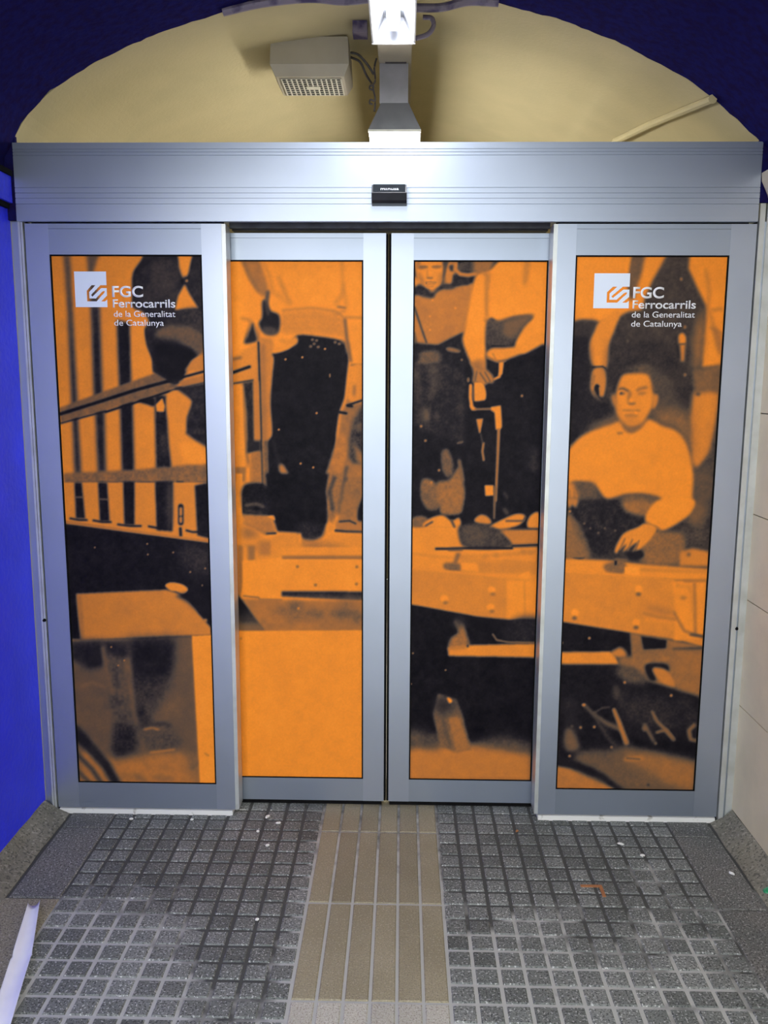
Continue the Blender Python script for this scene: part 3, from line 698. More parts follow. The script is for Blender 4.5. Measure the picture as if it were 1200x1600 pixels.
poly([(125, 440), (320, 420), (320, 630), (210, 630), (130, 610)], 1.0, 1.2)
line([(130, 612), (205, 620), (210, 630), (320, 632)], 2.4, .5, 1)
poly([(320, 588), (735, 590), (735, 640), (320, 615)], gy(925, .12, 938, .35), 1.3, tex=(8, .06))
poly([(120, 625), (320, 632), (735, 636), (735, 795), (120, 795)], .66, 1.6, tex=(14, .06))
for cx_, cy2, rx_, ry_, vv in ((390, 670, 38, 30, .38), (320, 690, 50, 22, .50), (480, 700, 60, 25, .46), (620, 700, 70, 25, .40), (640, 655, 60, 12, .5), (700, 720, 30, 40, .42), (400, 720, 60, 20, .45)): S_([(cx_-rx_, cy2), (cx_, cy2-ry_), (cx_+rx_, cy2), (cx_, cy2+ry_)], vv, 4, .85, tex=(5, .12))
dot(405, 675, 2, 2, .9, 1)
poly([(100, 600), (122, 630), (235, 785), (105, 785)], gy(948, .06, 985, .35), 1.2)
poly([(105, 750), (215, 755), (235, 790), (105, 790)], .52, 2.5, .8)
poly([(90, 788), (745, 784), (745, 1540), (90, 1540)], .99, 1.0)
dot(117, 826, 1.6, 1.6, .7, .8)
# ================= right sliding leaf: two men, a hand drill, boulders on the deck
view(1, 0, 0)
poly([(630, 390), (865, 390), (865, 1245), (630, 1245)], .08, tex=(5, .04))
view(4, 620, 380)
# standing man: shirt, neckerchief, face
poly([(105, 330), (230, 290), (330, 280), (480, 250), (480, 420), (420, 560), (330, 600), (260, 640), (105, 640)], .74, 1.6, tex=(9, .05))
poly([(105, 90), (310, 90), (300, 260), (220, 300), (130, 260)], .95, 1.5)
poly([(105, 200), (150, 240), (150, 270), (110, 280)], .92, 1.5)
S_([(115, 280), (150, 255), (190, 290), (230, 305), (290, 250), (300, 275), (250, 310), (225, 345), (160, 335), (120, 310)], .16, 1.5, tex=(4, .08))
S_([(290, 105), (320, 105), (325, 160), (310, 220), (290, 270), (278, 260), (290, 190)], .28, 1.5)
poly([(300, 150), (330, 110), (370, 120), (360, 240), (330, 260), (300, 250)], .82, 1.6)
S_([(290, 268), (350, 262), (360, 285), (310, 290)], .25, 1.8)
view(12, 640, 400)
S_([(150, 90), (200, 90), (190, 180), (150, 260), (130, 200)], .55, 1.6, .8)
S_([(170, 200), (240, 185), (340, 205), (330, 225), (230, 250), (180, 240)], .55, 1.3); S_([(420, 200), (520, 180), (610, 200), (560, 235), (460, 230)], .58, 1.3)
line([(190, 195), (330, 200)], 1.6, .45, .8); line([(430, 205), (590, 190)], 1.6, .5, .8)
S_([(320, 400), (380, 395), (440, 400), (420, 430), (340, 430)], .52, .9); line([(395, 250), (400, 380)], 3, 1.0, 1.6, .5); line([(335, 280), (330, 390)], 2, .75, 1.2)
line([(300, 490), (380, 485), (500, 495)], 1.4, .55, .6); line([(320, 525), (480, 520)], 1.5, .6, .7); line([(320, 560), (380, 580), (450, 565)], 1.4, .66, .7)
S_([(310, 500), (325, 505), (320, 530), (305, 525)], .3, .5)
S_([(200, 330), (250, 420), (300, 540), (230, 540), (180, 420), (150, 300)], .62, 2.2, .8)
S_([(560, 330), (620, 330), (600, 470), (530, 560), (540, 460)], .70, 2.2, .7)
S_([(640, 100), (720, 100), (690, 260), (650, 380), (620, 420), (650, 250)], .26, 1.2); S_([(740, 190), (830, 170), (830, 280), (770, 280)], .22, 1.2)
S_([(820, 350), (900, 390), (1000, 430), (1100, 410), (1130, 460), (1100, 540), (950, 540), (850, 570), (800, 540)], .18, 1.3, tex=(4, .06))
S_([(940, 130), (1040, 100), (1250, 90), (1250, 280), (1100, 290), (960, 270), (910, 240)], .28, 1.4, tex=(4, .08))
line([(870, 130), (860, 260), (950, 340), (1100, 360), (1240, 330)], 6, .82, 1.2)
view(4, 620, 380)
poly([(480, 100), (620, 100), (580, 180), (500, 200), (480, 170)], .62, 2.5, tex=(5, .06))
for x, y in ((225, 358), (208, 458), (208, 542), (367, 407)): dot(x, y, 1.7, 1.7, .97, .8)
line([(110, 400), (150, 520), (185, 620)], 3, .22, 1); line([(108, 560), (120, 620)], 3, .3, 1.2)
poly([(105, 620), (260, 640), (330, 605), (415, 560), (430, 660), (460, 700), (460, 760), (105, 760)], .12, 1.6, tex=(5, .06))
S_([(140, 690), (220, 670), (270, 690), (270, 740), (200, 770), (120, 760), (150, 720)], .48, 2.5, .8, tex=(4, .14))
S_([(310, 655), (350, 655), (400, 675), (380, 685), (320, 672)], .6, 1.4); dot(407, 730, 1.5, 1.5, .8, .7)
poly([(105, 760), (270, 750), (420, 760), (440, 900), (420, 1260), (250, 1200), (105, 1150)], .16, 3, tex=(5, .07))
S_([(105, 780), (150, 780), (150, 900), (140, 1000), (200, 1090), (160, 1100), (105, 900)], .34, 5, .7, tex=(4, .12)); S_([(190, 780), (260, 760), (250, 900), (200, 1010), (210, 880)], .34, 4, .7, tex=(4, .1))
S_([(170, 1040), (200, 1050), (200, 1110), (175, 1100)], .5, 2.5, .7); S_([(235, 1060), (265, 1070), (255, 1110)], .45, 2.5, .6)
line([(395, 900), (405, 1240)], 8, .26, 3, .5)
S_([(280, 1310), (320, 1290), (350, 1370), (350, 1440), (310, 1460), (285, 1400)], .52, 2.2, .9, tex=(4, .12))
S_([(160, 1480), (240, 1500), (235, 1610), (165, 1610)], .58, 2, tex=(4, .1)); S_([(250, 1500), (330, 1480), (390, 1400), (415, 1480), (410, 1610), (260, 1610)], .60, 2, tex=(4, .1))
line([(390, 1360), (410, 1480)], 5, .55, 1.5); line([(380, 1250), (410, 1242)], 2.5, .5, 1)
for x, y in ((153, 1145), (180, 1235), (265, 1420), (783, 955), (217, 1497)): dot(x, y, 1.8, 1.8, .9, .7)
# bending man: white shirt, both arms
S_([(500, 200), (580, 170), (640, 110), (700, 60), (960, 60), (960, 600), (900, 620), (840, 660), (790, 690), (740, 640), (790, 520), (850, 460), (760, 455), (700, 470), (640, 490), (580, 470), (560, 600), (555, 720), (550, 790), (500, 780), (460, 740), (415, 620), (420, 560), (450, 420), (470, 290)], 1.0, 1.6)
line([(545, 190), (570, 200), (560, 330), (562, 460)], 4, .66, 2); line([(575, 190), (555, 270)], 4, .8, 3)
poly([(800, 100), (840, 100), (825, 200), (800, 290), (790, 240)], .78, 2.5, .9)
line([(555, 480), (600, 500), (720, 470), (850, 450)], 4, .55, 2.2)
S_([(565, 490), (640, 495), (720, 475), (850, 455), (800, 520), (740, 610), (700, 640), (600, 650), (560, 640)], .28, 2.2, tex=(5, .08)); S_([(690, 490), (840, 455), (790, 520), (720, 590), (660, 560)], .52, 3, .8)
line([(595, 645), (680, 648)], 3, .08, 1)
S_([(560, 700), (590, 660), (680, 655), (760, 640), (850, 570), (940, 560), (940, 610), (840, 670), (760, 700), (650, 740), (600, 730)], .97, 1.5)
line([(600, 690), (620, 730)], 2, .7, 1); line([(560, 715), (640, 738)], 2.5, .66, 1.2)
S_([(460, 740), (550, 780), (560, 790), (600, 830), (605, 870), (570, 875), (540, 890), (500, 870), (475, 870), (480, 800)], .74, 1.5)
for a in ([(520, 810), (560, 870)], [(550, 805), (585, 865)], [(500, 800), (490, 860)]): line(a, 2, .35, 1)
S_([(480, 735), (550, 735), (545, 790), (500, 795)], .62, 2.5, .8)
# hand drill
line([(655, 745), (650, 800), (640, 835), (610, 850)], 6, .9, 1, wd2=3); line([(640, 740), (675, 735)], 4, .55, 1)
poly([(640, 750), (665, 745), (660, 820), (640, 825)], .93, 1)
S_([(480, 885), (500, 870), (540, 880), (558, 930), (555, 975), (530, 985), (480, 980)], .97, .9); line([(462, 890), (460, 960), (468, 1020)], 5, .95, .9); line([(478, 880), (480, 980)], 2, .1, .7); dot(448, 855, 2, 4, .6, 1)
S_([(458, 1010), (480, 1020), (500, 1040), (470, 1045)], .95, .8); line([(490, 1038), (600, 1035)], 3, .6, 1)
poly([(590, 1025), (650, 1015), (655, 1080), (658, 1150), (645, 1168), (620, 1165), (612, 1060), (590, 1045)], .97, .9)
line([(637, 1165), (632, 1300), (618, 1610)], 4.5, .72, .8, wd2=3.5)
poly([(498, 1100), (540, 1098), (522, 1190), (515, 1185)], .85, 1); line([(542, 1250), (535, 1300), (543, 1355)], 3, .75, 1); line([(525, 1195), (537, 1250)], 2, .3, 1)
poly([(550, 1515), (605, 1513), (608, 1578), (555, 1580)], 1.0, .8)
S_([(830, 1290), (880, 1280), (880, 1420), (830, 1410)], .24, 4, .7, tex=(5, .08)); line([(670, 1555), (690, 1590)], 4, .3, 2)
# deck and boulders
view(3.3346, 620, 760)
S_([(130, 0), (205, 0), (225, 60), (215, 120), (150, 110)], .5, 2, tex=(4, .12)); S_([(215, 0), (340, 0), (345, 110), (320, 145), (240, 145), (225, 110)], .60, 1.8, tex=(5, .1))
poly([(505, 0), (520, 0), (512, 170), (503, 170)], .5, 1)
line([(560, 120), (575, 140)], 5, .35, 2)
poly([(75, 205), (330, 205), (340, 250), (735, 225), (735, 620), (75, 620)], .96, 1.6)
S_([(75, 170), (130, 155), (165, 175), (140, 210), (78, 210)], .50, 1.8, tex=(5, .1))
S_([(135, 200), (180, 165), (240, 152), (285, 180), (325, 165), (328, 210), (240, 216), (160, 214)], .95, 1.2); line([(150, 205), (185, 185)], 3, .3, 1); line([(285, 178), (300, 210)], 4, .35, 1)
S_([(405, 175), (440, 148), (480, 165), (490, 195), (430, 195)], .85, 1.2); S_([(480, 215), (580, 160), (640, 143), (670, 160), (640, 200), (560, 222)], .95, 1.2); line([(570, 180), (660, 180), (670, 160)], 3, .35, 1); S_([(680, 190), (700, 150), (740, 138), (740, 220), (690, 220)], .95, 1.2); line([(600, 222), (735, 222)], 3.5, .15, 1)
line([(540, 230), (735, 262)], 4, .80, 2); poly([(560, 230), (735, 228), (735, 295), (600, 295)], .78, 2, .9)
line([(600, 310), (735, 305)], 5, .12, 1.2); line([(600, 296), (735, 292)], 2, .75, 1)
S_([(320, 220), (350, 200), (440, 195), (520, 220), (580, 270), (600, 310), (540, 325), (440, 330), (350, 315), (325, 270)], .24, 1.5, tex=(5, .09))
S_([(350, 220), (440, 215), (480, 260), (400, 300), (350, 280)], .38, 5, .7, tex=(4, .1))
line([(205, 325), (260, 325), (340, 322), (600, 322)], 4, .10, 1); line([(270, 330), (340, 330)], 3, .3, 1.2)
for x, y in ((320, 360), (460, 365), (520, 360), (660, 340), (700, 345)): dot(x, y, 5, 2.5, .62, 2, .7)
line([(330, 365), (500, 360), (735, 340)], 3, .78, 2); line([(80, 350), (200, 365), (735, 400)], 2.2, .82, 1.5)
poly([(330, 385), (735, 400), (735, 460), (330, 450)], .84, 2)
S_([(250, 400), (330, 405), (335, 440), (255, 435)], .48, 1.8, tex=(4, .08)); line([(320, 355), (305, 395)], 6, .5, 1.5); poly([(335, 395), (420, 400), (430, 445), (335, 440)], 1.0, 1.5)
poly([(75, 425), (240, 440), (735, 485), (735, 705), (420, 680), (75, 618)], .86, 1.4, tex=(20, .03))
line([(75, 428), (240, 442), (735, 487)], 2.5, .97, 1.2); S_([(640, 460), (690, 445), (690, 480), (650, 480)], 1.0, 1.2)
poly([(575, 490), (735, 490), (735, 700), (570, 690)], .99, 1.5); line([(665, 495), (668, 690)], 2.5, .84, 1.2)
for x, y in ((248, 585), (495, 540), (490, 630)): dot(x, y, 6.2, 5.4, 1.02, 1.3); dot(x+6, y+22, 4, 2.5, .58, 1.3)
poly([(70, 615), (250, 650), (420, 682), (570, 705), (640, 690), (740, 690), (740, 1340), (60, 1340)], .06, 1.1, tex=(5, .04))
S_([(610, 690), (740, 685), (740, 810), (600, 810), (560, 780)], .16, 4, .8, tex=(5, .06))
S_([(300, 700), (345, 720), (370, 790), (380, 835), (330, 850), (270, 840), (285, 790), (320, 760)], .62, 2.2, tex=(5, .1)); S_([(320, 670), (360, 700), (330, 740), (290, 720)], .2, 4, .8)
poly([(267, 840), (390, 828), (740, 820), (740, 892), (540, 888), (270, 884)], .93, 1.1); line([(270, 845), (360, 838)], 4, .7, 1.5); dot(370, 832, 2, 2.5, .15, .8)
line([(500, 770), (520, 800), (580, 812), (735, 815)], 2.5, .55, 1)
for x, y in ((85, 870), (75, 1030), (255, 958), (265, 1190)): dot(x, y, 1.5, 1.5, .6, .6)
# post and sandy ground
poly([(60, 1270), (200, 1290), (380, 1340), (560, 1300), (700, 1340), (710, 1540), (55, 1540)], .34, 6, tex=(7, .09))
poly([(60, 1370), (210, 1355), (400, 1350), (520, 1370), (705, 1400), (705, 1540), (55, 1540)], .76, 4, tex=(18, .05))
S_([(180, 1320), (225, 1350), (210, 1375), (120, 1350)], .2, 5, .6)
poly([(215, 1080), (310, 1110), (345, 1200), (388, 1370), (300, 1385), (225, 1350), (190, 1190)], .48, 1.8, tex=(5, .10)); poly([(190, 1100), (290, 1090), (330, 1180), (200, 1200)], .16, 7, .9)
poly([(270, 1210), (320, 1200), (388, 1370), (310, 1385)], .66, 1.8, .9, tex=(5, .05)); line([(240, 1220), (280, 1360)], 3, .3, 1.5)
S_([(262, 1102), (280, 1105), (290, 1120), (275, 1130)], 1.0, .8)
line([(330, 1440), (500, 1450), (690, 1470)], 5, .70, 5, .6)

# ================= right fixed panel: a man sitting in a white shirt, others standing behind, timber edge
view(1, 0, 0)
poly([(860, 390), (1150, 390), (1150, 1245), (860, 1245)], .22, tex=(6, .03))
view(3.81, 850, 380)
poly([(190, 60), (530, 60), (500, 260), (520, 380), (440, 460), (330, 470), (230, 455), (160, 480)], .98, 2)
S_([(160, 480), (240, 460), (320, 470), (280, 560), (150, 560)], .22, 3)
poly([(530, 70), (605, 70), (580, 180), (560, 260), (510, 320), (505, 200)], .42, 2.5, tex=(8, .05))
poly([(605, 60), (745, 60), (700, 150), (650, 230), (600, 330), (590, 400), (460, 410), (470, 370), (530, 330), (555, 260), (580, 180)], .97, 2.5)
poly([(740, 60), (875, 60), (870, 180), (900, 250), (950, 330), (970, 370), (900, 500), (880, 620), (520, 700), (440, 440), (590, 410), (650, 230)], .26, 3, tex=(8, .05))
poly([(870, 60), (1120, 60), (1100, 400), (1060, 730), (940, 740), (950, 600), (970, 380), (910, 260), (862, 150)], .98, 2.2)
poly([(905, 480), (960, 380), (955, 600), (930, 740), (890, 760), (885, 600)], .56, 4, tex=(10, .05))
line([(965, 160), (985, 300), (975, 380), (1010, 500), (1050, 660)], 3.5, .72, 2.5); line([(1000, 400), (1060, 390)], 3, .66, 2); line([(990, 500), (1060, 540)], 3, .64, 2)
S_([(1010, 500), (1060, 560), (1055, 660), (1030, 620)], .6, 3, .8)
poly([(885, 760), (1060, 720), (1055, 890), (900, 890)], .50, 2.5, tex=(8, .05)); line([(900, 885), (1040, 885)], 4, .44, 2)
poly([(890, 890), (1045, 890), (1030, 1100), (1000, 1250), (910, 1350), (880, 1300), (870, 1050)], .86, 3); dot(918, 900, 3.5, 2.5, .2, 1.6)
line([(985, 900), (975, 1010), (930, 1090)], 10, .95, 4, .6)
poly([(1040, 1020), (1060, 980), (1030, 1610), (880, 1610), (890, 1370), (940, 1330), (990, 1230), (1015, 1120)], .28, 3.5, tex=(6, .05)); S_([(890, 1370), (990, 1340), (1000, 1500), (920, 1560)], .40, 5, .8, tex=(5, .06))
# arm, hand, watch and finger at the right
S_([(330, 470), (430, 400), (450, 430), (420, 520), (390, 600), (375, 740), (300, 735), (270, 680), (270, 600), (300, 530)], .93, 1.6)
line([(290, 738), (350, 735), (365, 745)], 3, .1, 1)
S_([(290, 760), (330, 745), (365, 760), (370, 830), (355, 910), (335, 905), (335, 860), (310, 840), (300, 890), (340, 945), (300, 920), (275, 850)], .82, 1.4)
S_([(312, 842), (332, 852), (338, 880), (330, 912), (312, 890), (300, 868)], .10, 1)
line([(292, 880), (312, 925), (345, 948)], 3, .55, 1); line([(335, 860), (338, 905)], 4, .8, 1); line([(300, 790), (290, 840)], 3, .62, 1.2, .8)
S_([(800, 555), (825, 535), (845, 560), (840, 600), (800, 600)], .95, 1.4); poly([(808, 600), (842, 598), (835, 705), (815, 705)], .85, 1.5); line([(800, 602), (845, 600)], 2.5, .4, 1); line([(790, 555), (800, 680)], 4, .12, 2)
for x, y in ((500, 585), (840, 500), (818, 215), (215, 785), (840, 785)): dot(x, y, 2.2, 2.8, .62, 1)
line([(740, 800), (760, 1000)], 40, .18, 8, .8); S_([(640, 740), (760, 800), (800, 1000), (700, 1050), (650, 900)], .36, 9, .7, tex=(5, .06))
S_([(650, 1000), (860, 1020), (880, 1250), (800, 1120), (680, 1060)], .60, 7, .9, tex=(6, .05)); S_([(260, 1090), (420, 1020), (470, 1080), (330, 1110)], .55, 7, .8)
poly([(140, 560), (260, 560), (280, 700), (270, 900), (400, 950), (420, 1020), (250, 1090), (160, 1230), (140, 1240)], .13, 4, tex=(5, .04))
S_([(400, 600), (560, 560), (780, 620), (760, 740), (540, 730), (450, 800), (380, 780)], .20, 6, .8, tex=(5, .04))
# head
view(10, 940, 560)
S_([(280, 320), (350, 200), (500, 130), (640, 90), (780, 120), (850, 250), (860, 420), (840, 540), (780, 520), (760, 330), (700, 250), (400, 240), (300, 330)], .34, 3, tex=(5, .09))
S_([(250, 300), (300, 230), (420, 200), (500, 190), (480, 240), (350, 270), (270, 420), (240, 560), (180, 500)], .12, 2.2)
S_([(280, 360), (350, 255), (520, 235), (700, 245), (770, 340), (800, 520), (830, 600), (800, 740), (720, 900), (640, 1030), (460, 1080), (340, 1020), (260, 900), (220, 740), (230, 560)], .95, 2)
S_([(155, 600), (190, 560), (230, 600), (240, 720), (200, 740), (165, 680)], .72, 2); S_([(800, 590), (870, 560), (890, 620), (860, 740), (810, 790), (790, 720)], .82, 1.8)
S_([(270, 470), (340, 455), (430, 500), (420, 530), (330, 490), (270, 500)], .40, 1.4); S_([(540, 500), (620, 450), (720, 440), (710, 470), (620, 490), (560, 520)], .52, 1.6)
S_([(280, 560), (310, 530), (370, 540), (360, 565), (300, 575)], .45, 1.1); S_([(290, 540), (320, 530), (325, 555), (295, 565)], .2, .9); S_([(560, 560), (620, 530), (710, 540), (640, 570)], .60, 1.5)
S_([(420, 520), (470, 540), (450, 640), (420, 700), (400, 680)], .62, 1.6, .9); S_([(410, 700), (470, 690), (540, 700), (500, 725), (440, 725)], .45, 1.1); dot(465, 660, 3, 3, 1.02, 1.6)
S_([(330, 800), (430, 800), (500, 810), (590, 800), (600, 830), (500, 830), (350, 825)], .62, 1.3, .9); line([(380, 895), (460, 890), (550, 895)], 4, .62, 1.8); S_([(520, 830), (560, 850), (550, 890), (530, 870)], 1.05, 1.2)
S_([(260, 900), (340, 1000), (480, 1060), (640, 1010), (720, 930), (660, 1080), (480, 1160), (340, 1100)], .60, 3.5, .9)
S_([(230, 640), (290, 760), (310, 900), (250, 850)], .78, 3, .7); S_([(380, 930), (560, 930), (540, 1000), (420, 1010)], .74, 3, .6)
# shirt, sleeve, lap
view(3.81, 850, 380)
S_([(140, 1260), (180, 1190), (260, 1130), (400, 1080), (450, 1065), (480, 1110), (525, 1130), (580, 1100), (625, 1050), (700, 1085), (790, 1120), (840, 1180), (870, 1260), (890, 1380), (885, 1500), (880, 1610), (690, 1620), (700, 1530), (600, 1500), (480, 1500), (380, 1530), (300, 1440), (180, 1420), (135, 1440)], .98, 2)
line([(440, 1132), (465, 1130)], 3, .55, 1.2); line([(690, 1350), (680, 1500)], 4, .9, 3, .6)
poly([(125, 1420), (200, 1430), (230, 1500), (220, 1610), (120, 1610)], .82, 2.5)
S_([(180, 1430), (300, 1430), (320, 1500), (420, 1620), (180, 1620), (210, 1520)], .36, 3, tex=(6, .06))
for a in ([(150, 1470), (155, 1570)], [(180, 1480), (185, 1560)], [(205, 1480), (215, 1540)]): line(a, 3, .5, 1.2, .7)
S_([(380, 1540), (440, 1510), (540, 1490), (640, 1500), (700, 1525), (660, 1555), (540, 1545), (450, 1560)], .40, 2.5, tex=(6, .06)); poly([(450, 1560), (660, 1560), (640, 1620), (440, 1620)], .66, 3, tex=(6, .06))
view(3.4033, 850, 780)
poly([(115, 0), (420, 0), (440, 60), (560, 90), (520, 150), (440, 170), (400, 250), (370, 290), (240, 300), (110, 60)], .15, 2.5, tex=(5, .07))
S_([(120, 0), (180, 0), (170, 45), (150, 30), (135, 50)], .75, 1.6); dot(138, 65, 1.8, 1.8, .9, .7)
S_([(115, 90), (170, 120), (220, 230), (240, 310), (110, 310)], .58, 3, tex=(7, .07)); S_([(140, 110), (200, 160), (240, 280), (210, 240)], .40, 3, .8, tex=(4, .14))
for x, y in ((247, 155), (290, 180), (325, 155), (380, 168), (215, 130)): dot(x, y, 1.3, 1.3, .6, .8)
S_([(420, 10), (560, 10), (600, 60), (540, 90), (440, 60)], .60, 3.5, tex=(6, .06))
poly([(740, 60), (900, 0), (900, 290), (720, 270)], .26, 4, tex=(6, .06)); S_([(780, 10), (870, 30), (830, 130), (770, 120)], .52, 5, .8)
S_([(560, 170), (640, 175), (740, 190), (745, 300), (700, 350), (560, 350), (510, 320), (520, 250)], .55, 3, tex=(6, .07))
poly([(725, 280), (790, 262), (880, 280), (880, 360), (720, 355)], .85, 2); dot(770, 295, 3, 3, .4, 1.5)
S_([(550, 70), (620, 0), (790, 0), (790, 60), (740, 110), (640, 165), (600, 150), (545, 125)], 1.0, 1.6); line([(545, 125), (600, 150), (615, 165)], 2.5, .6, 1.2)
S_([(540, 130), (600, 155), (560, 220), (520, 260), (490, 290), (470, 285), (500, 230), (450, 260), (420, 280), (440, 240), (400, 270), (385, 290), (378, 270), (400, 220), (430, 180), (500, 150)], .92, 1.3)
for a in ([(430, 210), (405, 265)], [(470, 215), (445, 270)], [(505, 220), (480, 285)]): line(a, 2.6, .55, 1)
S_([(440, 290), (520, 270), (530, 310), (470, 325)], .12, 1.8)
poly([(95, 315), (330, 325), (560, 350), (880, 372), (880, 440), (690, 430), (90, 400)], .96, 1.6)
S_([(320, 350), (380, 330), (430, 330), (430, 395), (340, 390)], .50, 2, tex=(4, .07)); poly([(375, 325), (390, 325), (388, 352), (375, 352)], .06, .8); line([(380, 320), (440, 325)], 3, .5, 1.2); S_([(150, 312), (220, 312), (190, 320)], .15, 1)
poly([(430, 360), (510, 362), (510, 410), (430, 405)], 1.04, 1); line([(515, 375), (860, 385)], 4, .78, 2)
poly([(85, 380), (430, 405), (690, 432), (870, 432), (850, 790), (740, 755), (640, 740), (460, 715), (85, 655)], .88, 1.6, tex=(16, .03))
line([(95, 382), (430, 407), (690, 432)], 2.4, .97, 1.2)
for x, y in ((165, 605), (505, 478), (492, 655)): dot(x, y, 6, 6, 1.02, 1.4); dot(x-2, y+28, 4, 3, .42, 1.3)
poly([(680, 440), (860, 435), (850, 740), (690, 755), (700, 600)], .98, 1.6); line([(800, 450), (805, 720)], 4, .62, 1.5); line([(745, 435), (860, 432)], 3, .6, 1.5); dot(742, 525, 5, 3, .68, 1.5); line([(705, 460), (780, 470), (790, 600)], 3, .85, 2)
S_([(540, 575), (620, 570), (690, 600), (640, 620)], .72, 3, .9); line([(530, 605), (600, 625), (700, 640)], 4, .70, 1.8); line([(540, 640), (690, 655)], 4, 1.0, 2, .6)
line([(690, 600), (745, 700), (850, 735)], 3, .5, 1.5); line([(780, 720), (850, 730)], 4, .3, 1.2)
poly([(85, 652), (460, 712), (470, 850), (400, 830), (350, 812), (85, 812)], .08, 1.1, tex=(5, .04))
poly([(460, 712), (520, 725), (640, 742), (850, 790), (850, 820), (470, 860)], .56, 1.8, tex=(7, .06)); poly([(515, 728), (655, 750), (650, 795), (530, 800)], .09, 1.3)
poly([(655, 752), (850, 788), (845, 800), (700, 800)], .64, 1.5); line([(690, 800), (850, 792)], 4, .12, 1.5)
S_([(350, 825), (400, 790), (430, 805), (440, 840), (400, 842)], .80, 2)
poly([(85, 815), (350, 812), (380, 840), (400, 880), (85, 880)], .92, 1.2, tex=(10, .03))
poly([(400, 845), (560, 820), (700, 800), (850, 810), (840, 1060), (700, 1020), (560, 970), (480, 900), (400, 885)], .58, 2.5, tex=(7, .07))
for x, y in ((550, 865), (600, 870), (640, 850), (660, 845)): dot(x, y, 3, 2, .75, 1.5)
S_([(540, 880), (650, 875), (665, 915), (620, 905), (580, 900), (600, 960), (560, 960)], .10, 1.8); S_([(580, 905), (640, 905), (690, 960), (690, 1000), (620, 970)], .80, 1.8)
poly([(700, 810), (850, 815), (835, 1040), (720, 1010), (690, 940)], .62, 3, tex=(8, .05))
# undergrowth and ground
poly([(80, 882), (400, 885), (470, 960), (560, 975), (690, 1010), (830, 1055), (810, 1400), (70, 1400)], .09, 2.5, tex=(5, .05))
S_([(380, 900), (470, 900), (540, 950), (520, 985), (420, 960)], .36, 4, .9, tex=(4, .1)); S_([(390, 1030), (820, 1080), (810, 1240), (460, 1200)], .19, 8, .8, tex=(6, .05))
S_([(370, 990), (400, 1000), (400, 1060), (375, 1060)], .35, 3, .7)
line([(215, 1095), (260, 1140), (330, 1190), (400, 1220)], 4, .42, 2, wd2=7); line([(260, 1140), (310, 1110), (350, 1105)], 2, .4, 1.2); line([(260, 1140), (340, 1270), (380, 1310)], 4, .30, 2.5)
line([(372, 1120), (400, 1190), (438, 1295)], 5.5, .70, 1.2, wd2=8); dot(212, 1095, 3, 2.5, .75, 1)
line([(575, 1130), (600, 1180), (640, 1220), (690, 1280)], 4, .52, 1.4, wd2=6); line([(600, 1240), (650, 1225), (690, 1275)], 4, .55, 1.4); line([(535, 1200), (590, 1300)], 5, .45, 1.6); dot(535, 1220, 4, 4, .5, 1.6); dot(595, 1300, 2, 2, .8, .8)
line([(800, 1200), (770, 1230), (780, 1280), (810, 1285)], 5, .62, 1.6)
for x, y in ((430, 975), (242, 740), (150, 1208), (268, 1212), (195, 1215), (95, 765), (677, 1045), (137, 1367), (360, 1320)): dot(x, y, 2, 2, .85, .8)
poly([(110, 1050), (185, 1060), (182, 1330), (110, 1335)], .18, 4, .8); S_([(112, 1240), (140, 1220), (182, 1290), (180, 1330), (120, 1335)], .48, 3, .9)
poly([(180, 1340), (350, 1330), (450, 1310), (560, 1340), (700, 1380), (815, 1400), (810, 1560), (370, 1550), (240, 1500), (150, 1430)], .40, 5, tex=(8, .06))
poly([(420, 1350), (560, 1350), (810, 1400), (805, 1560), (520, 1480)], .64, 6, .95, tex=(9, .06)); S_([(360, 1400), (560, 1440), (620, 1540), (420, 1545)], .42, 7, .8, tex=(5, .07))
line([(430, 1385), (520, 1375)], 4, .8, 2); line([(440, 1378), (510, 1382)], 2, .3, 1); S_([(480, 1310), (700, 1330), (812, 1380), (812, 1300), (650, 1290)], .06, 4, .8); dot(555, 1520, 2, 2, .2, .8)
line([(60, 1390), (180, 1420), (300, 1470), (420, 1560)], 16, .10, 2.5, wd2=10)
poly([(60, 1420), (140, 1435), (260, 1490), (370, 1540), (360, 1560), (55, 1560)], .70, 1.8, tex=(10, .05))
np.clip(CV, 0, 1.06, out=CV)
for sc_, am in ((2.2, .012), (6, .014), (19, .018), (50, .02)): CV += (noise_field(sc_)-.5)*2*am
film_of = {}
for t, fl, fr, fb, ft, y in ((FIX1, -1.1022, -.6124, .1136, 1.9135, .005), (FIX2, .5753, 1.0568, .1136, 1.9135, .005), (SL1, -.5455, -.1002, .1019, 1.9084, .085), (SL2, .0642, .5035, .1019, 1.9084, .085)):
    film_of[t.name] = film(t, fl+.0003, fr-.0003, fb+.0003, ft-.0003, y, CV, CX0, CY0, SC)

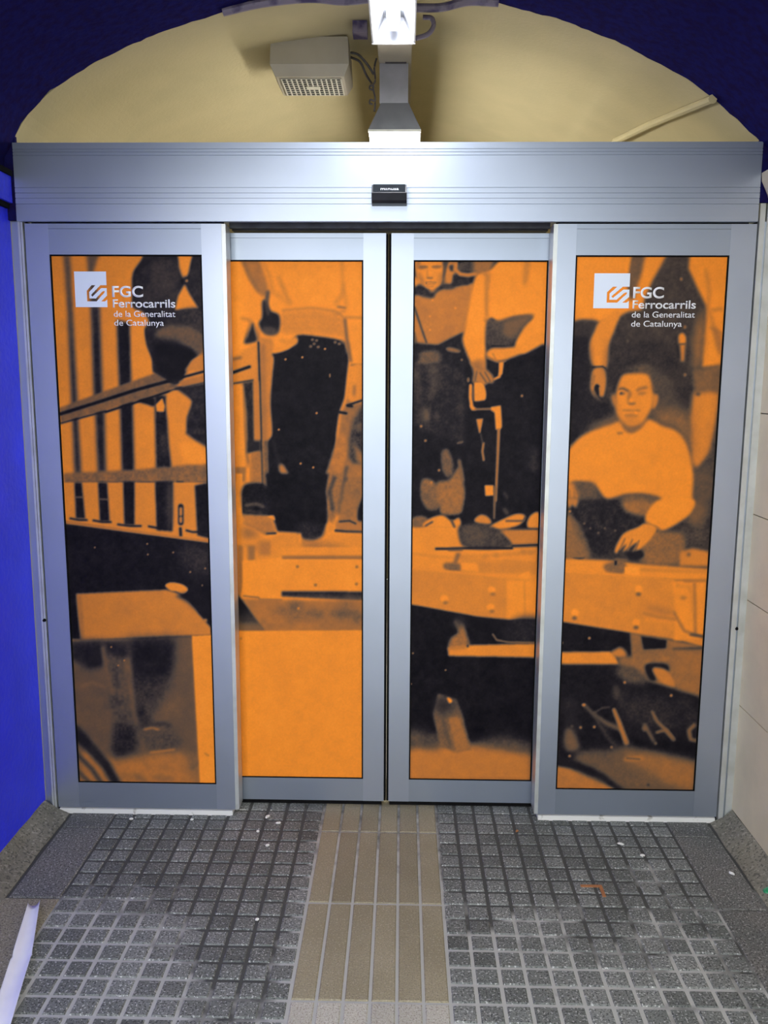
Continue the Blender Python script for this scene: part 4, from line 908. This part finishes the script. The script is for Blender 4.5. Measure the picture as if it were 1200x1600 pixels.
# white railway logo and lettering stuck on the two fixed panels
def decal(t, fm, u0, v0, u1, v1, marks, lines, vals):
    """square logo with the folded double-S cut out of it; marks are fractions of the square"""
    y = .0046
    a = on_y(u0, v0, y); b = on_y(u1, v1, y); x0, x1, z1, z0 = a.x, b.x, a.z, b.z
    bm = bmesh.new()
    W = 40
    # build the square as a fine grid and drop the cells that lie in the cut-out strokes
    n = 110; cells = [[True]*n for _ in range(n)]
    def inside(px_, py_, poly_):
        c = False
        for i in range(len(poly_)):
            (xa, ya), (xb, yb) = poly_[i-1], poly_[i]
            if (ya > py_) != (yb > py_) and px_ < (xb-xa)*(py_-ya)/(yb-ya)+xa: c = not c
        return c
    vs = {}
    def V(i, j):
        if (i, j) not in vs: vs[i, j] = bm.verts.new((x0+(x1-x0)*i/n, y, z1+(z0-z1)*j/n))
        return vs[i, j]
    for j in range(n):
        for i in range(n):
            if not any(inside((i+.5)/n, (j+.5)/n, q) for q in marks):
                bm.faces.new((V(i, j), V(i, j+1), V(i+1, j+1), V(i+1, j)))
    build('logo', bm, LOGOW, fm)
    for (txt, ua, ub, vb, vt, bold), nm in zip(lines, vals):
        p, q, r_ = on_y(ua, vb, y), on_y(ub, vb, y), on_y(ua, vt, y)
        lettering(txt, fm, INK, p.x, q.x, p.z, r_.z-p.z, .0046, bold)
# strokes measured on the square (0..1 across, 0..1 down)
MARKS = [
 [(.373, .545), (.53, .383), (.646, .383), (.446, .58), (.45, .752), (.65, .752), (.868, .552), (.935, .545), (.93, .58), (.671, .836), (.377, .836)],
 [(.806, .383), (1.01, .383), (1.01, .461), (.832, .461), (.545, .70), (.50, .655)],
 [(.81, .838), (1.01, .665), (1.01, .775), (.93, .838)],
]
decal(FIX1, film_of[FIX1.name], 115.5, 424.2, 168.0, 480, MARKS,
      [('FGC', 175.5, 223.8, 463.8, 446.2, .022), ('Ferrocarrils', 176.5, 274, 480.3, 467.0, .016), ('de la Generalitat', 178, 274, 495.0, 485.0, .004), ('de Catalunya', 178.8, 256, 508.8, 498.9, .004)], range(4))
decal(FIX2, film_of[FIX2.name], 929, 427, 982.2, 481.8, MARKS,
      [('FGC', 989, 1037, 465.6, 447.8, .022), ('Ferrocarrils', 988.2, 1087, 482.0, 468.6, .016), ('de la Generalitat', 987, 1085.5, 496.0, 486.2, .004), ('de Catalunya', 986, 1065, 510.2, 500.6, .004)], range(4))

# ------------------------------------------------------------------ motion sensor on the header
ms = thing('motion_sensor', 'small black motion sensor with grey face in the middle of the header beam', 'sensor', (-.0145, -.02, 2.09))
prof = [(-.0202, 2.1165), (-.046, 2.1165), (-.052, 2.114), (-.068, 2.0905), (-.0685, 2.088), (-.058, 2.068), (-.046, 2.061), (-.0202, 2.058)]
at(ms, build('housing', prism_x(prof, -.0685, .0395), SENSB, ms, bevel=.003))
prof = [(-.0500, 2.1155), (-.0678, 2.0908), (-.0688, 2.0915), (-.0512, 2.1165)]
at(ms, build('face_plate', prism_x(prof, -.064, .035), SENST, ms))
c_ = bpy.data.curves.new('t', 'FONT'); lt = lettering('manusa', ms, INK, -.041, .0150, 0, .0120, 0, .02)
ang = math.atan2(.0712-.05, 2.1165-2.0908)*0.95
lt.matrix_world = Matrix.Translation((0, -.0652, 2.0965)) @ Matrix.Rotation(-.60, 4, 'X')
bpy.data.curves.remove(c_)

# ------------------------------------------------------------------ fluorescent lamp over the doorway (runs towards the street)
LX = -.004; LY0, LY1, LZ = -1.22, -.004, 2.535
fl_ = thing('fluorescent_lamp', 'lit fluorescent lamp hanging under the top of the arch in front of the doors', 'lamp', (LX, (LY0+LY1)/2, 2.68))
hw = .066
bm = prism_y([(LX-hw, LZ), (LX-hw, LZ+.055), (LX-.045, LZ+.10), (LX+.045, LZ+.10), (LX+hw, LZ+.055), (LX+hw, LZ), (LX+hw-.003, LZ), (LX+hw-.003, LZ+.053), (LX+.043, LZ+.097), (LX-.043, LZ+.097), (LX-hw+.003, LZ+.053), (LX-hw+.003, LZ)], LY0, LY1)
at(fl_, build('housing', bm, GREYBOX, fl_))
bm = prism_y([(LX-hw+.0035, LZ+.002), (LX-.030, LZ+.075), (LX+.030, LZ+.075), (LX+hw-.0035, LZ+.002), (LX+hw-.0065, LZ+.002), (LX+.029, LZ+.072), (LX-.029, LZ+.072), (LX-hw+.0065, LZ+.002)], LY0+.01, LY1-.012)
at(fl_, build('reflector', bm, REFL, fl_))
for y in (LY0, LY1-.010): at(fl_, build('end_cap', B((LX-hw, LX+hw, y, y+.010, LZ-.001, LZ+.10)), REFL, fl_, bevel=.001))
at(fl_, build('tube', tube([(LX, LY0+.04, LZ+.038), (LX, LY1-.075, LZ+.038)], .019, 16), TUBE_M, fl_, smooth=False))
for y in (LY0+.025, LY1-.075): at(fl_, build('lamp_holder', B((LX-.016, LX+.016, y, y+.015, LZ+.015, LZ+.073)), REFL, fl_))
for y in (LY0+.2, LY1-.2):
    at(fl_, build('hanger', B((LX-.02, LX+.02, y-.015, y+.015, LZ+.0995, 2.677)), GREYBOX, fl_))

# steel channel on the crown of the vault, carrying the lamp behind
ch = thing('cable_channel', 'cream painted steel channel running along the crown of the vault behind the lamp', 'cable channel', (LX, .35, 2.65))
at(ch, build('channel', B((-.058, .053, .004, 1.9, 2.588, 2.678)), BEIGE, ch, bevel=.003))
at(ch, build('joint', B((-.036, .036, .298, .300, 2.583, 2.588)), CABLE, ch))
# second lamp
L2 = thing('fluorescent_lamp', 'lamp with grey flared reflector behind the header, its white diffuser half hidden', 'lamp', (-.006, .9, 2.58))
at(L2, build('housing', B((-.0555, .0425, .31, 1.62, 2.459, 2.5878)), GREYBOX, L2, bevel=.003))
zt, zb = 2.4588, 2.368
bm = bmesh.new()
def loop(hx, y0_, y1_, z): return [bm.verts.new(p) for p in ((-.003-hx, y0_, z), (-.003+hx, y0_, z), (-.003+hx, y1_, z), (-.003-hx, y1_, z))]
a_, b_ = loop(.047, .305, 1.63, zt), loop(.0905, .288, 1.65, zb)
c2, d2 = loop(.044, .308, 1.627, zt-.003), loop(.0875, .291, 1.647, zb-.001)
for p, q in ((a_, b_), (d2, c2), (b_, d2)):
    for i in range(4): bm.faces.new((p[i], p[(i+1) % 4], q[(i+1) % 4], q[i]))
bm.faces.new(a_); bm.faces.new(c2[::-1])
at(L2, build('reflector', bm, DKREFL, L2))
at(L2, build('rim', B((-.0935, .0875, .285, .292, zb-.008, zb)), SLAT, L2, bevel=.002))
bm = prism_y([(-.0900, zb-.001), (-.088, zb-.030), (-.07, zb-.048), (.064, zb-.048), (.082, zb-.030), (.084, zb-.001)], .294, 1.64)
at(L2, build('diffuser', bm, DIFF_M, L2))

# ------------------------------------------------------------------ beige box with grille on the vault
bx_ = thing('ventilation_box', 'beige plastic box with a grille underneath fixed to the cream vault', 'ventilation box', (-.29, .43, 2.66))
def rounded(x0, x1, y0, y1, z0, z1, ins):
    bm = bmesh.new()
    lo = [bm.verts.new(p) for p in ((x0+ins, y0+ins*.9, z0), (x1-ins, y0+ins*.9, z0), (x1-ins, y1-ins, z0), (x0+ins, y1-ins, z0))]
    mi_ = [bm.verts.new(p) for p in ((x0, y0, z0+.035), (x1, y0, z0+.035), (x1, y1, z0+.035), (x0, y1, z0+.035))]
    hi = [bm.verts.new(p) for p in ((x0+.004, y0+.006, z1), (x1-.004, y0+.006, z1), (x1-.004, y1, z1), (x0+.004, y1, z1))]
    for p, q in ((lo, mi_), (mi_, hi)):
        for i in range(4): bm.faces.new((p[i], p[(i+1) % 4], q[(i+1) % 4], q[i]))
    bm.faces.new(lo[::-1]); bm.faces.new(hi)
    return bm
BX0, BX1, BY0, BY1, BZ0, BZ1 = -.430, -.160, .30, .535, 2.548, 2.672
at(bx_, build('housing', rounded(BX0, BX1, BY0, BY1, BZ0, BZ1, .018), BEIGE, bx_, bevel=.013))
gx0, gx1, gy0, gy1 = BX0+.034, BX1-.030, BY0+.032, BY1-.030
at(bx_, build('grille_backing', B((gx0, gx1, gy0, gy1, BZ0-.001, BZ0+.004)), PIT, bx_))
bm = bmesh.new(); nS = 12
for i in range(nS+1):
    x = gx0+(gx1-gx0)*i/nS; box(bm, x-.0022, x+.0022, gy0, gy1, BZ0-.0045, BZ0-.0012)
for j in range(9):
    y = gy0+(gy1-gy0)*j/8; box(bm, gx0, gx1, y-.0012, y+.0012, BZ0-.0036, BZ0-.0016)
at(bx_, build('grille', bm, SLAT, bx_))
at(bx_, build('badge', B(((gx0+gx1)/2-.024, (gx0+gx1)/2+.024, (gy0+gy1)/2-.016, (gy0+gy1)/2+.016, BZ0-.006, BZ0-.0047)), SLAT, bx_))

# ------------------------------------------------------------------ cables, pipe, conduit
jb = tag(build('junction_box', B((-.142, -.094, .20, .26, 2.645, 2.682)), PIPE, None, bevel=.004, origin=(-.118, .23, 2.682)), 'small grey junction box between the beige box and the lamp', 'junction box')
tag(build('vault_pipe', tube(spline([(-.52, -.03, 2.618), (-.40, -.035, 2.640), (-.26, -.03, 2.655), (-.16, -.028, 2.648), (-.075, -.026, 2.655)]), .012, 10), PIPE), 'dirty purple pipe bent along the arch edge left of the lamp', 'pipe')
tag(build('vault_pipe', tube(spline([(.065, -.028, 2.628), (.14, -.03, 2.628), (.22, -.03, 2.644), (.31, -.032, 2.640)]), .012, 10), PIPE), 'grey pipe following the arch edge right of the lamp', 'pipe')
tag(build('looped_cable', tube(spline([(.064, .02, 2.560), (.10, .03, 2.575), (.118, .035, 2.60), (.112, .04, 2.625), (.085, .04, 2.628)]), .0075, 8), PIPE), 'thick grey cable looping beside the right end of the lit lamp', 'cable')
tag(build('dark_cable', tube(spline([(-.158, .36, 2.640), (-.13, .36, 2.632), (-.10, .37, 2.605), (-.078, .38, 2.575)]), .004, 6), CABLE), 'upper thin dark cable from the beige box to the channel', 'cable', 'thin cables right of the beige box')
tag(build('dark_cable', tube(spline([(-.158, .37, 2.628), (-.125, .37, 2.612), (-.105, .38, 2.575), (-.085, .38, 2.545)]), .004, 6), CABLE), 'lower thin dark cable sagging from the beige box', 'cable', 'thin cables right of the beige box')
pts = [(-.064 + .006*math.sin(k*1.9), .33+.02*k, 2.672-.018*k) for k in range(0, 7)]
tag(build('dark_cable', tube(spline([(-.066, .30, 2.60), (-.073, .30, 2.57), (-.070, .30, 2.53), (-.078, .30, 2.51), (-.070, .30, 2.47), (-.073, .30, 2.43)]), .0035, 6), CABLE), 'knotted dark cable hanging along the left of the lamp housing behind', 'cable', 'thin cables right of the beige box')
for nm, c, lb in ((0, (-.083, .30, 2.508), 'cable tie stub curling off the hanging cable, upper one'), (1, (-.083, .30, 2.462), 'cable tie stub curling off the hanging cable, lower one')):
    tag(build('cable_tie', tube(spline([(c[0]+.010, c[1]-.004, c[2]), (c[0]-.003, c[1]-.006, c[2]+.004), (c[0]-.006, c[1]-.006, c[2]-.007), (c[0]+.004, c[1]-.004, c[2]-.010)]), .003, 6), CABLE), lb, 'cable tie')
def vz(x): return arch_z(x)+.003
cd = []
for k in range(16):
    s = k/15; x = .965+(.85-.965)*s; cd.append((x, -.03+.75*s, vz(x)-.014))
tag(build('conduit', tube(cd, .0135, 10), CREAM), 'cream painted conduit slanting across the right side of the vault', 'conduit')

# ------------------------------------------------------------------ litter
def gutter():
    """long sheet of paper, curled like a trough, creased in its middle"""
    bm = bmesh.new(); rows = []
    A, M_, C_ = Vector((-1.028, -.550, .004)), Vector((-.963, -.775, .004)), Vector((-.906, -1.03, .004))
    for k in range(33):
        s = k/32
        p = A.lerp(M_, s*2) if s < .5 else M_.lerp(C_, s*2-1)
        d = ((M_-A) if s < .5 else (C_-M_)).normalized(); sd = Vector((-d.y, d.x, 0))*-1
        w_ = .0165+.009*min(1, s*1.8); dep = .017 - .004*s
        if abs(s-.5) < .02: dep *= .6
        row = []
        for j in range(13):
            t = (j-6)/6
            z = dep*(abs(t)**2.2) + .002*math.sin(s*9+t*2)
            if s > .93: z += .0
            row.append(bm.verts.new(p + sd*(w_*t*-1) + Vector((0, 0, z)) + d*(-.006*(1-abs(t)) if k == 0 else .012*(1-t*t) if k == 32 else 0)))
        rows.append(row)
    for a, b in zip(rows, rows[1:]):
        for j in range(12): bm.faces.new((a[j], a[j+1], b[j+1], b[j]))
    r = bmesh.ops.extrude_face_region(bm, geom=bm.faces[:])
    bmesh.ops.translate(bm, vec=(0, 0, -.0008), verts=[v for v in r['geom'] if isinstance(v, bmesh.types.BMVert)])
    return build('curled_paper_strip', bm, PAPER, smooth=True)
tag(gutter(), 'long white paper strip, curled and creased, lying on the paving at lower left', 'paper')
def crumb(name, x, y, sx, sy, rz, material, h=.004):
    bm = bmesh.new(); bmesh.ops.create_icosphere(bm, subdivisions=2, radius=1)
    rr = random.Random(int((x*7+y*13)*1000))
    for v in bm.verts:
        n = 1+.35*mnoise.noise(v.co*1.7+Vector((x*9, y*9, 0)))
        v.co = Vector((v.co.x*sx*n, v.co.y*sy*n, max(-.9, v.co.z)*h*n))
    bm.transform(Matrix.Rotation(rz, 4, 'Z'))
    o = build(name, bm, material); o.location = (x, y, h*.9); return o
LIT = [(.767, -.157, .011, .005, -.4, 'larger white scrap among the right setts near the fixed panel'),
 (.820, -.225, .008, .005, 0, 'smaller white scrap just in front of the larger one on the right setts'),
 (1.071, -.319, .010, .005, -.9, 'white scrap on the flat granite margin at the right'),
 (1.132, -.290, .009, .006, .5, 'white scrap on the dirty fillet under the marble wall'),
 (-.432, -.014, .006, .012, -.5, 'long white scrap right in front of the left sliding leaf'),
 (-.388, -.056, .009, .005, .2, 'white scrap second from the left sliding leaf'),
 (-.449, -.113, .006, .005, 0, 'tiny white scrap on the left setts below the long one'),
 (-.403, -.200, .007, .005, .4, 'white scrap with a dark side, lowest under the left sliding leaf'),
 (-.371, -.589, .006, .005, .6, 'white scrap alone in the middle of the left setts'),
 (-.904, -.045, .007, .004, .1, 'white scrap under the left fixed panel, nearer the blue wall'),
 (-.692, -.043, .006, .004, 0, 'white scrap under the left fixed panel, nearer the sliding leaf')]
for x, y, a, b, r, lb in LIT: tag(crumb('paper_scrap', x, y, a, b, r, SCRAP), lb, 'litter', 'white scraps on the paving')
tag(crumb('foil_scrap', 1.147, -.422, .022, .020, .3, GREEN, .009), 'crumpled green scrap at the right edge of the paving', 'litter')
bm = B((.585, .650, -.402, -.392, .0005, .003)); box(bm, .640, .650, -.45, -.402, .0005, .003)
tag(build('bent_scrap', bm, RUST, origin=(.62, -.42, 0)), 'thin rusty orange angle lying on the right setts', 'litter')
tag(crumb('leaf_scrap', .433, -.086, .006, .004, .7, RUST), 'tiny orange scrap in front of the right sliding leaf', 'litter')
# small bolts on the jambs
for x, z, lb in ((-1.186, .705, 'black keyhole on the left door jamb'), (1.160, .70, 'black keyhole on the right door jamb')):
    bm = bmesh.new(); bmesh.ops.create_cone(bm, cap_ends=True, segments=12, radius1=.006, radius2=.005, depth=.006)
    bm.transform(Matrix.Rotation(math.pi/2, 4, 'X'))
    o = build('keyhole', bm, BLACK); o.location = (x, -.0065 if x < 0 else -.003, z); tag(o, lb, 'lock')
